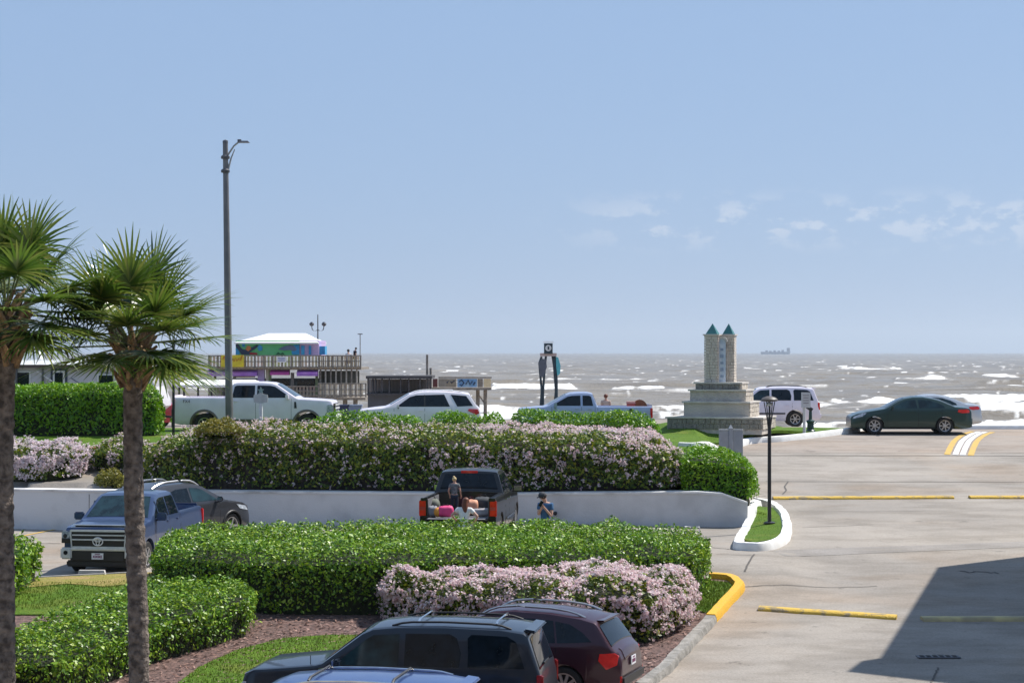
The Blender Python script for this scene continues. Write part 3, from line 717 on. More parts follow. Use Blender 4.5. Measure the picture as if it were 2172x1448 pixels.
def grass_mat(name, c1, c2, c3):
    m, nt, b = new_mat(name); L = nt.links.new
    g = nt.nodes.new('ShaderNodeNewGeometry')
    n = nt.nodes.new('ShaderNodeTexNoise'); n.inputs['Scale'].default_value = .8; n.inputs['Detail'].default_value = 5; L(g.outputs['Position'], n.inputs['Vector'])
    n2 = nt.nodes.new('ShaderNodeTexNoise'); n2.inputs['Scale'].default_value = 25; n2.inputs['Detail'].default_value = 4; L(g.outputs['Position'], n2.inputs['Vector'])
    r = nt.nodes.new('ShaderNodeValToRGB'); e = r.color_ramp.elements; e[0].position = .32; e[0].color = rgb(c3); e[1].position = .66; e[1].color = rgb(c1)
    k = e.new(.48); k.color = rgb(c2); L(n.outputs['Fac'], r.inputs['Fac'])
    x = nt.nodes.new('ShaderNodeMix'); x.data_type = 'RGBA'; x.blend_type = 'MULTIPLY'; x.inputs['Factor'].default_value = 1
    r2 = nt.nodes.new('ShaderNodeValToRGB'); r2.color_ramp.elements[0].color = (.45, .5, .35, 1); r2.color_ramp.elements[0].position = .35; r2.color_ramp.elements[1].color = (1.2, 1.2, 1.1, 1); r2.color_ramp.elements[1].position = .65
    L(n2.outputs['Fac'], r2.inputs['Fac']); L(r.outputs[0], x.inputs[6]); L(r2.outputs[0], x.inputs[7]); L(x.outputs[2], b.inputs['Base Color'])
    b.inputs['Roughness'].default_value = .8; b.inputs['Specular IOR Level'].default_value = .15
    bp = nt.nodes.new('ShaderNodeBump'); bp.inputs['Strength'].default_value = .6; bp.inputs['Distance'].default_value = .05; L(n2.outputs['Fac'], bp.inputs['Height']); L(bp.outputs[0], b.inputs['Normal'])
    return m
GRASS = grass_mat('lawn', (.12, .2, .02), (.085, .16, .015), (.15, .19, .03))
DRYG = grass_mat('dry_lawn', (.36, .27, .11), (.28, .25, .07), (.4, .27, .14))
MULCH = mat('mulch', (.21, .125, .105), .95, c2=(.07, .045, .04), scale=9, bump=.8, bscale=25, world=True, detail=8)
SAND = mat('sand', (.36, .3, .23), .95, c2=(.28, .23, .18), scale=.3, world=True)

W1 = -45; W2 = 45
g0 = grid_drape('ground', -80, 80, -30, 84, .5, CONC); setp(g0, kind='structure')
def edgeY(X): return interp([(-200, 112), (9, 111), (12, 104), (14.5, 89), (16, 86.5), (200, 86.5)], X)
# boulevard: smoother concrete from the crest to the sea wall
V = []; Fc = []; xs = [i * .5 for i in range(-120, 121)]; ny = 24
for j in range(ny + 1):
    for X in xs:
        Y = lerp(84, edgeY(X), j / ny); V.append((X, Y, G(X, Y) + (.002 if j else 0)))
n = len(xs); Fc = [(j * n + i, j * n + i + 1, (j + 1) * n + i + 1, (j + 1) * n + i) for j in range(ny) for i in range(n - 1)]
setp(npmesh('boulevard_road', V, Fc, CONC2), kind='structure')
# sea wall drop and beach sheet
V = []
for X in xs:
    Y = edgeY(X); z = G(X, Y); V += [(X, Y, z + .002), (X, Y + .3, z - .05), (X, Y + 3.5, -1.2), (X, Y + 40, -1.9), (X, 260, -3.6)]
Fc = [(i * 5 + j, i * 5 + j + 1, i * 5 + 6 + j, i * 5 + 5 + j) for i in range(n - 1) for j in range(4)]
setp(npmesh('beach', V, Fc, SAND), kind='structure')
o = drape('side_road', [(7.4, 74.2), (40, 74.2), (40, 83.9), (7.4, 83.9)], CONC2, .006); setp(o, kind='structure')
pts = [(x * 1.0, edgeY(x) - .3) for x in range(15, 50)]
o = ribbon('seawall_kerb', pts, .35, .16, mat('white_kerb_paint', (.82, .82, .8), .7, c2=(.7, .69, .66), scale=3, world=True), base=-.1); setp(o, kind='structure')
WK = MATS['white_kerb_paint']

# joints, cracks, patches
JT = mat('joint_filler', (.1, .09, .08), .9)
def strip(name, pts, w, m, off=.01):
    pts = dens(pts, .25); V = []
    for a, b in zip(offset_line(pts, w / 2), offset_line(pts, -w / 2)):
        V += [(a[0], a[1], G(*a) + off), (b[0], b[1], G(*b) + off)]
    Fc = [(2 * i, 2 * i + 1, 2 * i + 3, 2 * i + 2) for i in range(len(pts) - 1)]
    return V, Fc
def strips(name, lst, m, off=.01, kind='structure'):
    V = []; Fc = []
    for pts, w in lst:
        v, f = strip('', pts, w, m, off); k = len(V); V += v; Fc += [tuple(i + k for i in q) for q in f]
    return setp(npmesh(name, V, Fc, m), kind=kind)
def gp(px, py):   # ground point on the driveway seen at this photo position
    lo, hi = 25.0, 88.0
    for _ in range(50):
        mid = (lo + hi) / 2; y = HY + (CAMZ - G(PX(px, mid), mid)) * F / mid
        if y > py: lo = mid
        else: hi = mid
    return (PX(px, lo), lo)
def wob(a, b, amp=.05, n=14):
    return [(lerp(a[0], b[0], i / n) + random.uniform(-amp, amp) * .3, lerp(a[1], b[1], i / n) + random.uniform(-amp, amp)) for i in range(n + 1)]
js = []
for a, b, w in (((1625, 1021), (2400, 1023), .05), ((1580, 1212), (1600, 1175), .05), ((1975, 1448), (1990, 1416), .04), ((1575, 966), (2500, 967), .06),
                ((1575, 1244), (1860, 1243), .03), ((1560, 1166), (1500, 1160), .04), ((30, 1151), (128, 1152), .05), ((1520, 1175), (1600, 1178), .03), ((1700, 1085), (2200, 1082), .02)):
    js.append((wob(gp(*a), gp(*b), .03), w))
js.append(([gp(1672, 1021), gp(1664, 1032), gp(1668, 1040), gp(1660, 1048)], .05))
js.append((wob(gp(2040, 1212), gp(2118, 1215), .12, 10), .06)); js.append((wob(gp(1700, 1118), gp(1850, 1112), .1, 10), .025))
strips('pavement_joint', js, JT)
strips('patched_band', [(wob(gp(1648, 1172), gp(2400, 1146), .03), .95)], concrete_mat('patch_concrete', (.30, .275, .25), (.26, .24, .22), (1, .95, .9)), .006)

# painted centre lines
YP = mat('yellow_road_paint', (.6, .38, .06), .7, c2=(.5, .33, .1), scale=3, world=True); WP = mat('white_road_paint', (.75, .76, .78), .7, world=True)
cl = [gp(2034, 965), gp(2040, 950), gp(2047, 937), gp(2058, 927), gp(2070, 920), gp(2084, 916)]
cl = [(interp([(i, p[0]) for i, p in enumerate(cl)], k / 4), interp([(i, p[1]) for i, p in enumerate(cl)], k / 4)) for k in range(4 * (len(cl) - 1) + 1)]
for nm, d_, w, mm in (('yellow_line', .42, .22, YP), ('yellow_line', -.42, .22, YP), ('white_line', .13, .2, WP), ('white_line', -.13, .2, WP)):
    strips(nm, [(offset_line(cl, d_), w)], mm, .014)
strips('yellow_line', [([gp(30, 1140), gp(120, 1122)], .12)], YP, .012)

# speed bumps
YB = mat('yellow_bump_paint', (.62, .4, .05), .7, c2=(.3, .23, .12), scale=4, bump=.6, world=True, lo=.38, hi=.47)
for a, b, lab in (((1640, 1058), (2022, 1056), 'long yellow speed bump across the upper driveway beside the lamp island'),
             ((2056, 1056), (2420, 1056), 'yellow speed bump running out of frame on the upper driveway'),
             ((1610, 1292), (1902, 1311), 'yellow speed bump slanting across the sunlit lower driveway'),
             ((1955, 1315), (2400, 1313), 'worn yellow speed bump lying in the building shadow')):
    o = ribbon('speed_bump', wob(gp(*a), gp(*b), .02), .34, .07, YB if 'worn' not in lab else mat('worn_bump_paint', (.5, .42, .2), .8, c2=(.3, .26, .16), scale=3, world=True), base=-.02)
    setp(o, lab, 'speed bump', 'speed bumps on the driveway')

# drain grate
t = empty('storm_drain', (*gp(1990, 1393), G(*gp(1990, 1393)) + .012), 0, label='storm drain grate with dark slots in the shaded driveway', cat='drain')
mb = MB(); mb.box((0, 0, 0), (.85, .3, .02)); mb.build('frame', mat('cast_iron', (.12, .13, .15), .6, metal=.4), t)
mb = MB()
for i in range(6): mb.box((-.325 + i * .13, 0, .012), (.085, .2, .008))
mb.build('slot', DARK, t)

# retaining wall
WT_ = .62
def wall_pts(): return [(x, wallY(x)) for x in (-60, -40, -20, -14.05, -13.95, -8, -2, 0, 3, 5.4)]
WALLM = mat('wall_paint', (.67, .66, .66), .8, c2=(.55, .54, .54), scale=1.1, bump=.25, bscale=20, world=True, lo=.3, hi=.52, detail=9)
t = empty('retaining_wall', (0, wallY(0), .5), label='low white painted retaining wall below the flowering hedge', cat='wall')
V = []; zt = lambda x: interp([(-60, 1.55), (-15, 1.6), (0, 1.75), (5.4, 1.9), (6.1, 1.86), (7.1, 1.52)], x)
pl = wall_pts() + [(6.1, wallY(5.4) - .1), (6.8, wallY(5.4) - .4)]
for x, y in pl:
    V += [(x, y - wallY(0), -.6), (x, y - wallY(0), zt(x) - .5), (x, y - wallY(0) + WT_, zt(x) - .5), (x, y - wallY(0) + WT_, -.6)]
k = len(pl); Fc = [(i * 4 + j, i * 4 + j + 1, i * 4 + 5 + j, i * 4 + 4 + j) for i in range(k - 1) for j in range(3)] + [((k - 1) * 4, (k - 1) * 4 + 1, (k - 1) * 4 + 2, (k - 1) * 4 + 3)]
mb = MB(); mb.add(V, Fc); mb.build('wall', WALLM, t)
V = []
for x, y in pl:
    z = zt(x) - .5
    V += [(x, y - wallY(0) - .03, z), (x, y - wallY(0) - .03, z + .06), (x, y - wallY(0) + WT_ + .04, z + .06), (x, y - wallY(0) + WT_ + .04, z)]
mb = MB(); mb.add(V, [(i * 4 + j, i * 4 + (j + 1) % 4, i * 4 + 4 + (j + 1) % 4, i * 4 + 4 + j) for i in range(k - 1) for j in range(4)] + [((k - 1) * 4, (k - 1) * 4 + 1, (k - 1) * 4 + 2, (k - 1) * 4 + 3)])
mb.build('coping', mat('coping_paint', (.72, .71, .7), .8, c2=(.45, .43, .41), scale=1.2, world=True, lo=.3, hi=.5), t)
mb = MB()
for x in (-13.3, -9.6): mb.box((x, wallY(x) - wallY(0) - .004, .5), (.015, .012, 1.08))
mb.build('expansion_joint', JT, t)

# upper soil terrace edge behind the wall is the ground sheet; beds on top
setp(drape('planting_bed', [(-30, 66.5 + 1.9), (-30, 70.5), (-13, 70.5), (-12, 62.5 + 1.6), (6.6, 59.1), (7.3, 60), (7.3, 67), (-9, 73), (-12, 71.8), (-13.5, 68.2)], mat('soil', (.13, .1, .085), .95, c2=(.05, .04, .035), scale=6, bump=.7, world=True), .03), kind='structure')
# lawns
def GK(x, y): return G(x, y) + .45 * (1 - sm(.9, 4.3, math.dist((x, y), (8.2, 80.4))))
t1 = drape('lawn', [(-40, 71.2), (-11.4, 71.2), (-9.5, 73), (7.2, 70.5), (7.3, 76.1), (9.3, 78), (12.2, 80.9), (14.0, 83.3), (12.8, 85.5), (10, 86.6), (4, 86.8), (-40, 80)], GRASS, .09, thick=.12, fn=GK); setp(t1, kind='structure')
# monument island raised knoll
kerb = smooth([gp(1440, 950), gp(1495, 948), gp(1580, 942), gp(1660, 935), gp(1740, 926), gp(1800, 918), (14.2, 83.0)])
o = ribbon('island_kerb', kerb, .36, .2, WK, base=-.05); setp(o, kind='structure')
o = ribbon('red_kerb', [(-30, 70.6), (-13.4, 70.6), (-12.9, 70.9)], .22, .2, mat('red_kerb_paint', (.55, .06, .05), .7, c2=(.45, .1, .08), scale=2, world=True)); setp(o, kind='structure')
# lamp island
isl = [gp(1612, 1082), gp(1592, 1115), gp(1572, 1152), gp(1600, 1160), gp(1648, 1152), gp(1660, 1130), gp(1655, 1105), gp(1638, 1085)]
o = drape('island_lawn', isl, GRASS, .14, thick=.2); setp(o, kind='structure')
path = smooth([gp(1606, 1076), gp(1588, 1118), gp(1566, 1160), gp(1586, 1166), gp(1620, 1166), gp(1656, 1154), gp(1668, 1132), gp(1664, 1104), gp(1645, 1082), gp(1622, 1072), gp(1600, 1068)])
o = ribbon('island_kerb', path, .3, .2, WK, base=-.05, st=.2, jitter=.012); setp(o, kind='structure')
# near bed with its kerb
KB = [(-2, 33.0), (1.4, 35.2), gp(1390, 1440), gp(1405, 1428), gp(1450, 1380), gp(1508, 1318)]
KY = [gp(1508, 1318), gp(1540, 1283), gp(1566, 1252), gp(1560, 1240), gp(1545, 1233), gp(1505, 1230)]
ro = mat('raw_kerb', (.34, .32, .29), .9, c2=(.2, .19, .17), scale=5, bump=.6, world=True)
setp(ribbon('grey_kerb', KB, .28, .15, ro, jitter=.02, st=.25), kind='structure')
setp(ribbon('yellow_kerb', smooth(KY), .28, .17, mat('yellow_kerb_paint', (.72, .4, .02), .65, c2=(.5, .32, .08), scale=7, bump=.5, world=True, lo=.3, hi=.42), st=.2, jitter=.012), kind='structure')
BED = [(-40, 34), (-2, 33.3), (1.2, 35.4), *[offset_line(KB, .12)[i] for i in (2, 3, 4, 5)], *[offset_line(KY, .12)[i] for i in (1, 2, 3, 4, 5)], (3.6, 49.6), (-7.9, 50.9), (-8.6, 50.7), (-13, 50.6), (-40, 50.6)]
setp(drape('mulch_bed', BED, MULCH, .07, thick=.12), kind='structure')
setp(drape('lawn', [(-40, 50.55), (-8.5, 50.55), (-8.3, 46.0), (-8.5, 44.5), (-40, 44.0)], GRASS, .10, thick=.1), kind='structure')
setp(drape('dry_lawn', [(-40, 50.5), (-8.6, 50.5), (-8.6, 48.2), (-9.6, 47.6), (-10.6, 48.2), (-12, 47.2), (-40, 47.5)], DRYG, .115, thick=.1), kind='structure')
def gpb(px, py): return gp(px, py)
cur = [gpb(360, 1470), gpb(420, 1425), gpb(500, 1388), gpb(600, 1362), gpb(700, 1355), gpb(780, 1356)]
setp(drape('lawn', cur + [gpb(900, 1400), (-1.5, 36.2), (-5, 35.2), (-7, 36.5)], GRASS, .10, thick=.1), kind='structure')
setp(drape('lawn', [gp(1470, 1300), gp(1478, 1236), gp(1545, 1243), gp(1555, 1252), gp(1530, 1284), gp(1500, 1308)], GRASS, .10, thick=.1), kind='structure')
setp(strips('kerb_line', [([(-40, 50.75), (-8.2, 50.75)], .16)], ro, .12), kind='structure')

# grass blades over the lawns: nobody could count them
def blades(name, regions, n, m, h=.06):
    V = []; Fc = []
    for poly, cnt in regions:
        xs_ = [p[0] for p in poly]; ys_ = [p[1] for p in poly]
        px_, py_ = R_.uniform(min(xs_), max(xs_), cnt * 3), R_.uniform(min(ys_), max(ys_), cnt * 3)
        ins = inside(poly, px_, py_); px_, py_ = px_[ins][:cnt], py_[ins][:cnt]
        for x, y in zip(px_, py_):
            z = G(x, y) + .09; a = R_.uniform(0, 6.28); hh = h * R_.uniform(.5, 1.3); w = .012; k = len(V)
            dx, dy = math.cos(a) * w, math.sin(a) * w; lx, ly = R_.uniform(-.03, .03, 2)
            V += [(x - dx, y - dy, z), (x + dx, y + dy, z), (x + lx, y + ly, z + hh)]; Fc.append((k, k + 1, k + 2))
    o = npmesh(name, V, Fc, m); return setp(o, 'short grass blades growing on the lawns', 'grass', kind='stuff')
def inside(poly, x, y):
    c = np.zeros(len(x), bool); n = len(poly); j = n - 1
    for i in range(n):
        xi, yi = poly[i]; xj, yj = poly[j]
        c ^= ((yi > y) != (yj > y)) & (x < (xj - xi) * (y - yi) / (yj - yi + 1e-12) + xi); j = i
    return c
BL_ = leaf_mat('grass_blade', [(.07, .13, .01), (.11, .19, .02), (.16, .22, .04)], .6, .3, spec=.2)
blades('grass', [([(-13, 45), (-8.5, 45), (-8.5, 48.5), (-13, 48.5)], 4500), (isl, 2500), (cur + [gpb(900, 1400), (-1.5, 36.2), (-5, 35.2), (-7, 36.5)], 9000),
                 ([gp(1470, 1300), gp(1478, 1236), gp(1545, 1243), gp(1555, 1252), gp(1530, 1284), gp(1500, 1308)], 2500)], 0, BL_)
# mulch chips
V = []; Fc = []
px_, py_ = R_.uniform(-10, 5.2, 26000), R_.uniform(35, 46, 26000); ins = inside(BED, px_, py_)
for x, y in zip(px_[ins][:9000], py_[ins][:9000]):
    z = G(x, y) + .09; k = len(V); a = R_.uniform(0, 6.28); l, w = R_.uniform(.03, .07), R_.uniform(.01, .025); c, s_ = math.cos(a), math.sin(a); t_ = R_.uniform(-.02, .03)
    V += [(x - c * l, y - s_ * l, z), (x - s_ * w, y + c * w, z + .015), (x + c * l, y + s_ * l, z + t_ + .01), (x + s_ * w, y - c * w, z)]; Fc.append((k, k + 1, k + 2, k + 3))
setp(npmesh('mulch_chips', V, Fc, leaf_mat('chip', [(.06, .035, .03), (.2, .12, .1), (.34, .24, .22)], .8, 0.0)), 'reddish bark chips scattered over the planting beds', 'mulch', kind='stuff')

# ---------------------------------------------------------------- hedges
def shrub(name, label, cat, poly, topf, basef, leafm, dens_=(420, 420), lsize=.05, flower=None, fden=0, fmask=None, group=None, lump=.12, core=.16, litter=0, round_=.3, fsize=.03, coreM=None):
    cx = sum(p[0] for p in poly) / len(poly); cy = sum(p[1] for p in poly) / len(poly); bz = basef(cx, cy)
    root = empty(name, (cx, cy, bz), label=label, cat=cat, group=group)
    A = 0.5 * sum(a[0] * b[1] - b[0] * a[1] for a, b in zip(poly, poly[1:] + poly[:1]))
    if A < 0: poly = poly[::-1]; A = -A
    pts = []; nr = []
    # distance to boundary for rounding of the top
    E = [(np.array(a), np.array(b)) for a, b in zip(poly, poly[1:] + poly[:1])]
    def dist(x, y):
        d = np.full(x.shape, 1e9)
        for a, b in E:
            ab = b - a; t = np.clip(((x - a[0]) * ab[0] + (y - a[1]) * ab[1]) / (ab @ ab), 0, 1)
            d = np.minimum(d, np.hypot(x - a[0] - t * ab[0], y - a[1] - t * ab[1]))
        return d
    def topz(x, y):
        d = dist(x, y); t = np.array([topf(a, b) for a, b in zip(x, y)])
        return t - round_ * np.clip(1 - d / (round_ * 1.6), 0, 1) ** 2
    n = int(A * dens_[0]); xs_ = [p[0] for p in poly]; ys_ = [p[1] for p in poly]
    box = (max(xs_) - min(xs_)) * (max(ys_) - min(ys_)); m_ = int(n * box / A)
    x, y = R_.uniform(min(xs_), max(xs_), m_), R_.uniform(min(ys_), max(ys_), m_); k = inside(poly, x, y); x, y = x[k], y[k]
    z = topz(x, y); P1 = np.stack([x, y, z], 1); N1 = np.tile([0, 0, 1.0], (len(x), 1))
    PS = [P1]; NS = [N1]
    for a, b in E:
        L = np.linalg.norm(b - a); hmean = topf(*((a + b) / 2)) - basef(*((a + b) / 2)); q = int(L * max(.2, hmean) * dens_[1])
        if q < 1: continue
        t = R_.uniform(0, 1, q); x = a[0] + (b[0] - a[0]) * t; y = a[1] + (b[1] - a[1]) * t
        nx, ny_ = (b[1] - a[1]) / L, -(b[0] - a[0]) / L
        zt_ = np.array([topf(u, v) for u, v in zip(x, y)]) - round_ * .8; zb_ = np.array([basef(u, v) for u, v in zip(x, y)])
        h = R_.uniform(0, 1, q) ** .75; z = zb_ + .1 + (zt_ - zb_ - .1) * h
        inn = .18 * (1 - h) * (R_.uniform(0, 1, q)) + round_ * .15 * h
        PS.append(np.stack([x - nx * inn, y - ny_ * inn, z], 1)); NS.append(np.tile([nx, ny_, .15], (q, 1)))
    Pt = np.concatenate(PS); Nn = np.concatenate(NS)
    lum = (vnoise(Pt[:, 0] * 1.6, Pt[:, 1] * 1.6, Pt[:, 2] * 1.6) - .5) * 2 * lump + (vnoise(Pt[:, 0] * 4.5 + 9, Pt[:, 1] * 4.5, Pt[:, 2] * 4.5) - .5) * lump * 1.1
    depth = R_.uniform(-.2, .06, len(Pt))
    Pt = Pt + Nn * (lum + depth)[:, None]
    def quads(Pc, Nc, size, jit=.6, asp=.5):
        q = len(Pc); N_ = Nc + R_.normal(0, jit, (q, 3)); N_ /= np.linalg.norm(N_, axis=1)[:, None] + 1e-9
        T = np.cross(N_, R_.normal(0, 1, (q, 3))); T /= np.linalg.norm(T, axis=1)[:, None] + 1e-9; B = np.cross(N_, T)
        s_ = size * R_.uniform(.6, 1.35, q)[:, None]
        V = np.stack([Pc - T * s_, Pc + B * s_ * asp + N_ * s_ * .15, Pc + T * s_, Pc - B * s_ * asp + N_ * s_ * .15], 1).reshape(-1, 3)
        return V, np.arange(4 * q).reshape(-1, 4)
    org = np.array([cx, cy, bz])
    keep = np.ones(len(Pt), bool)
    if flower is not None:
        cl_ = np.clip((vnoise(Pt[:, 0] * 5.5, Pt[:, 1] * 5.5, Pt[:, 2] * 5.5) - .36) * 6, .05, 1.5)
        fm = cl_ * fmask(Pt[:, 0], Pt[:, 1], Pt[:, 2], Nn[:, 2]); fsel = R_.uniform(0, 1, len(Pt)) < fm * fden
    V, Fc = quads(Pt - org, Nn, lsize); npmesh('foliage', V, Fc, leafm, root)
    if flower is not None:
        Fp = Pt[fsel] + Nn[fsel] * (.07 - depth[fsel][:, None]); k_ = 5
        Fp = np.repeat(Fp, k_, 0) + R_.normal(0, fsize * .9, (len(Fp) * k_, 3)); Nf = np.repeat(Nn[fsel], k_, 0)
        V, Fc = quads(Fp - org, Nf, fsize, .7, .9); npmesh('flowers', V, Fc, flower, root)
    # woody inner mass
    bm = bmesh.new(); inp = []
    c = np.array([cx, cy]); n_ = len(poly)
    for i in range(n_):
        a = np.array(poly[i - 1]); p = np.array(poly[i]); b = np.array(poly[(i + 1) % n_])
        t1_ = (p - a) / np.linalg.norm(p - a); t2_ = (b - p) / np.linalg.norm(b - p); t_ = t1_ + t2_; t_ /= np.linalg.norm(t_); q = p + np.array([-t_[1], t_[0]]) * core * 1.3
        inp.append((q[0], q[1]))
    bot = [bm.verts.new((x - cx, y - cy, basef(x, y) - bz - .1)) for x, y in inp]
    bm.faces.new(bot); r = bmesh.ops.extrude_face_region(bm, geom=bm.faces[:])
    f = bm.faces[:]
    for e in r['geom']:
        if isinstance(e, bmesh.types.BMVert): e.co.z = topf(e.co.x + cx, e.co.y + cy) - bz - core - round_ * .5
    me = bpy.data.meshes.new('branches'); bmesh.ops.triangulate(bm, faces=bm.faces); bmesh.ops.recalc_face_normals(bm, faces=bm.faces); bm.to_mesh(me); bm.free()
    me.materials.append(coreM or MATS['inner_twigs']); o = bpy.data.objects.new('branches', me); COL.objects.link(o); o.parent = root
    return root
mat('inner_twigs', (.035, .045, .015), .95, c2=(.015, .018, .008), scale=8, bump=.8, world=True)
LG = leaf_mat('hedge_leaf', [(.025, .09, .006), (.09, .22, .008), (.19, .39, .012), (.34, .49, .05)], .42, .2)
LD = leaf_mat('dark_hedge_leaf', [(.02, .05, .01), (.04, .085, .012), (.06, .12, .02)], .5, .2)
LB = leaf_mat('bright_hedge_leaf', [(.05, .17, .004), (.13, .32, .005), (.24, .45, .01)], .42, .28)
LF = leaf_mat('flower_shrub_leaf', [(.03, .06, .012), (.07, .14, .018), (.15, .25, .02), (.34, .36, .03)], .5, .25)
LY = leaf_mat('yellow_leaf', [(.16, .17, .02), (.25, .24, .03), (.1, .13, .02)], .5, .3)
FL = leaf_mat('pink_blossom', [(.66, .44, .48), (.8, .66, .68), (.86, .8, .79), (.72, .53, .58)], .6, .35, spec=.2, tint=(1, .95, .93, 1))
FW = leaf_mat('pale_blossom', [(.7, .55, .58), (.8, .7, .72), (.82, .78, .8)], .6, .35, spec=.2, tint=(1, .95, .97, 1))
g_ = lambda x, y: G(x, y) + .05
# 1 front clipped hedge (broad, flat top)
fpoly = [(PX(318, 46.2), 46.2), (PX(560, 44.6), 44.4), (PX(800, 44.4), 44.3), (PX(1150, 44.9), 44.9), (PX(1480, 45.6), 45.6), (PX(1508, 46.4), 46.6), (PX(1500, 50), 49.3), (PX(1300, 50), 49.9), (PX(700, 50.6), 50.4), (PX(345, 50.6), 50.2)]
shrub('clipped_hedge', 'broad green clipped hedge across the middle in front of the wall', 'hedge', fpoly,
      lambda x, y: interp([(-9, 1.5), (-7, 1.62), (-3, 1.70), (3, 1.70), (6, 1.60)], x) + .03 * (y - 46), g_, LG, (620, 420), .044, lump=.15)
# 2 flowering shrub in front of it
ppoly = [(PX(800, 41.6), 43.6), (PX(1000, 41), 42.2), (PX(1200, 41), 41.6), (PX(1380, 41.2), 41.4), (PX(1440, 42), 42.4), (PX(1478, 44), 44.0), (PX(1440, 45), 45.3), (PX(1150, 44.6), 44.8), (PX(800, 44.2), 44.3)]
shrub('flowering_shrub', 'mounded shrub covered in pink blossom in front of the clipped hedge', 'shrub', ppoly,
      lambda x, y: interp([(-3, 1.12), (-2, 1.22), (0, 1.12), (1.5, 1.25), (3.5, 1.2)], x) + .02 * (y - 43), g_, LF, (420, 420), .05, FL, .34,
      lambda x, y, z, nz: np.clip(1.15 - .35 * (1 - nz) * (z < .5) + (vnoise(x * 1.3, y * 1.3, z * 2) - .5) * 1.0, 0, 1.2), lump=.16)
# 3 low hedge, left foreground
lpoly = [(PX(0, 35.5) - 1.5, 35.2), (PX(120, 36), 36.2), (PX(250, 38), 38.2), (PX(335, 39.6), 39.6), (PX(450, 41), 41.0), (PX(540, 42.3), 42.2), (PX(545, 43.6), 43.6), (PX(400, 44), 44.2), (PX(260, 43), 43.0), (PX(140, 40.5), 40.3), (PX(20, 38.4), 38.8), (PX(0, 38) - 1.5, 38.4)]
shrub('clipped_hedge', 'low bright green hedge curving behind the two palm trunks', 'hedge', lpoly,
      lambda x, y: interp([(35, .62), (38, .75), (41, 1.0), (44, 1.12)], y), g_, LG, (680, 500), .043, lump=.15, round_=.25)
# 4 hedge at the left frame edge
shrub('clipped_hedge', 'green hedge end cut off by the left edge beyond the palm', 'hedge', [(-17, 44.5), (-11.45, 45.2), (-11.25, 47), (-11.4, 49.2), (-17, 49.5)], lambda x, y: 1.6, g_, LG, (300, 400), .055)
# 5 long flowering hedge above the wall
def uh(x): return wallY(x) + .5
upoly = [(x, uh(x)) for x in (-10.6, -8, -5, -2, 1, 4.6)] + [(5.6, uh(5) + 1.2), (5.7, 66), (2, 66.8), (-4, 67.5), (-10, 68), (-12.0, 66.5), (-11.6, 64.2)]
def upt(x, y): return interp([(-12, 3.0), (-10.6, 3.55), (-9, 3.75), (-4, 3.72), (0, 3.68), (3, 3.62), (4.6, 3.4), (5.8, 2.7)], x) + .05 * min(2.2, (y - uh(x))) - .25
def umask(x, y, z, nz):
    a = vnoise(x * .5 + 3, y * .2, z * .6); b = vnoise(x * 2.2, y * 2.2, z * 2.2)
    side = np.where(x > -2.5, .62, .25) * (.4 + .6 * np.clip((z - 1.9) / 1.2, 0, 1)); top = np.clip((a - .4) * 5, .12, 1.3)
    return np.clip(np.where((nz > .5) | (z > 3.25), top, side * (.4 + 1.2 * b)), 0, 1.3)
shrub('flowering_hedge', 'long tall hedge speckled with pink blossom above the white wall', 'hedge', upoly, upt, lambda x, y: zt(min(x, 5.4)) + .02, LF, (340, 420), .058, FL, .26, umask, lump=.2, core=.2, coreM=mat('brown_twigs', (.055, .04, .03), .95, c2=(.02, .017, .012), scale=7, bump=.8, world=True))
shrub('yellow_shrub', 'yellow-leaved patch of growth on the left of the flowering hedge', 'shrub', [(PX(420, 63), 62.6), (PX(520, 63), 62.3), (PX(505, 65), 64.6), (PX(425, 65), 64.8)], lambda x, y: 3.8, lambda x, y: 3.5, LY, (520, 620), .055, lump=.16, core=.25)
# 6 bright hedge behind it and its right end
for i, (a, b, ya, zz) in enumerate(((650, 900, 70.2, 3.82), (905, 1075, 68.0, 3.9), (1080, 1395, 70.5, 3.86))):
    shrub('clipped_hedge', ('bright green hedge top behind the flowering hedge by the white pickup', 'bright green bush rising from the middle of the flowering hedge', 'bright green hedge top in front of the silver-blue pickup')[i], 'hedge',
          [(PX(a, ya), ya), (PX(b, ya), ya), (PX(b, ya), ya + 1.5), (PX(a, ya), ya + 1.5)], lambda x, y, zz=zz, a=a, b=b, ya=ya: zz - .02 + .08 * math.sin(x * 2.1) - .25 * abs((x - PX((a + b) / 2, ya)) / (PX(b, ya) - PX(a, ya))) ** 2, lambda x, y: G(x, y), LB, (480, 300), .055, lump=.14)
rp = [(PX(1440, 60.5), wallY(5) + .35), (PX(1520, 59.8), 59.35), (PX(1590, 59), 58.9), (PX(1604, 60), 60), (PX(1600, 62.5), 62.6), (PX(1460, 63), 63.4), (PX(1430, 63), 62.5)]
shrub('clipped_hedge', 'rounded green hedge end at the corner of wall and driveway', 'hedge', rp, lambda x, y: interp([(4.8, 3.2), (6, 3.12), (7, 2.92), (7.4, 2.8)], x), lambda x, y: 1.62, LB, (480, 560), .05, lump=.1, round_=.45)
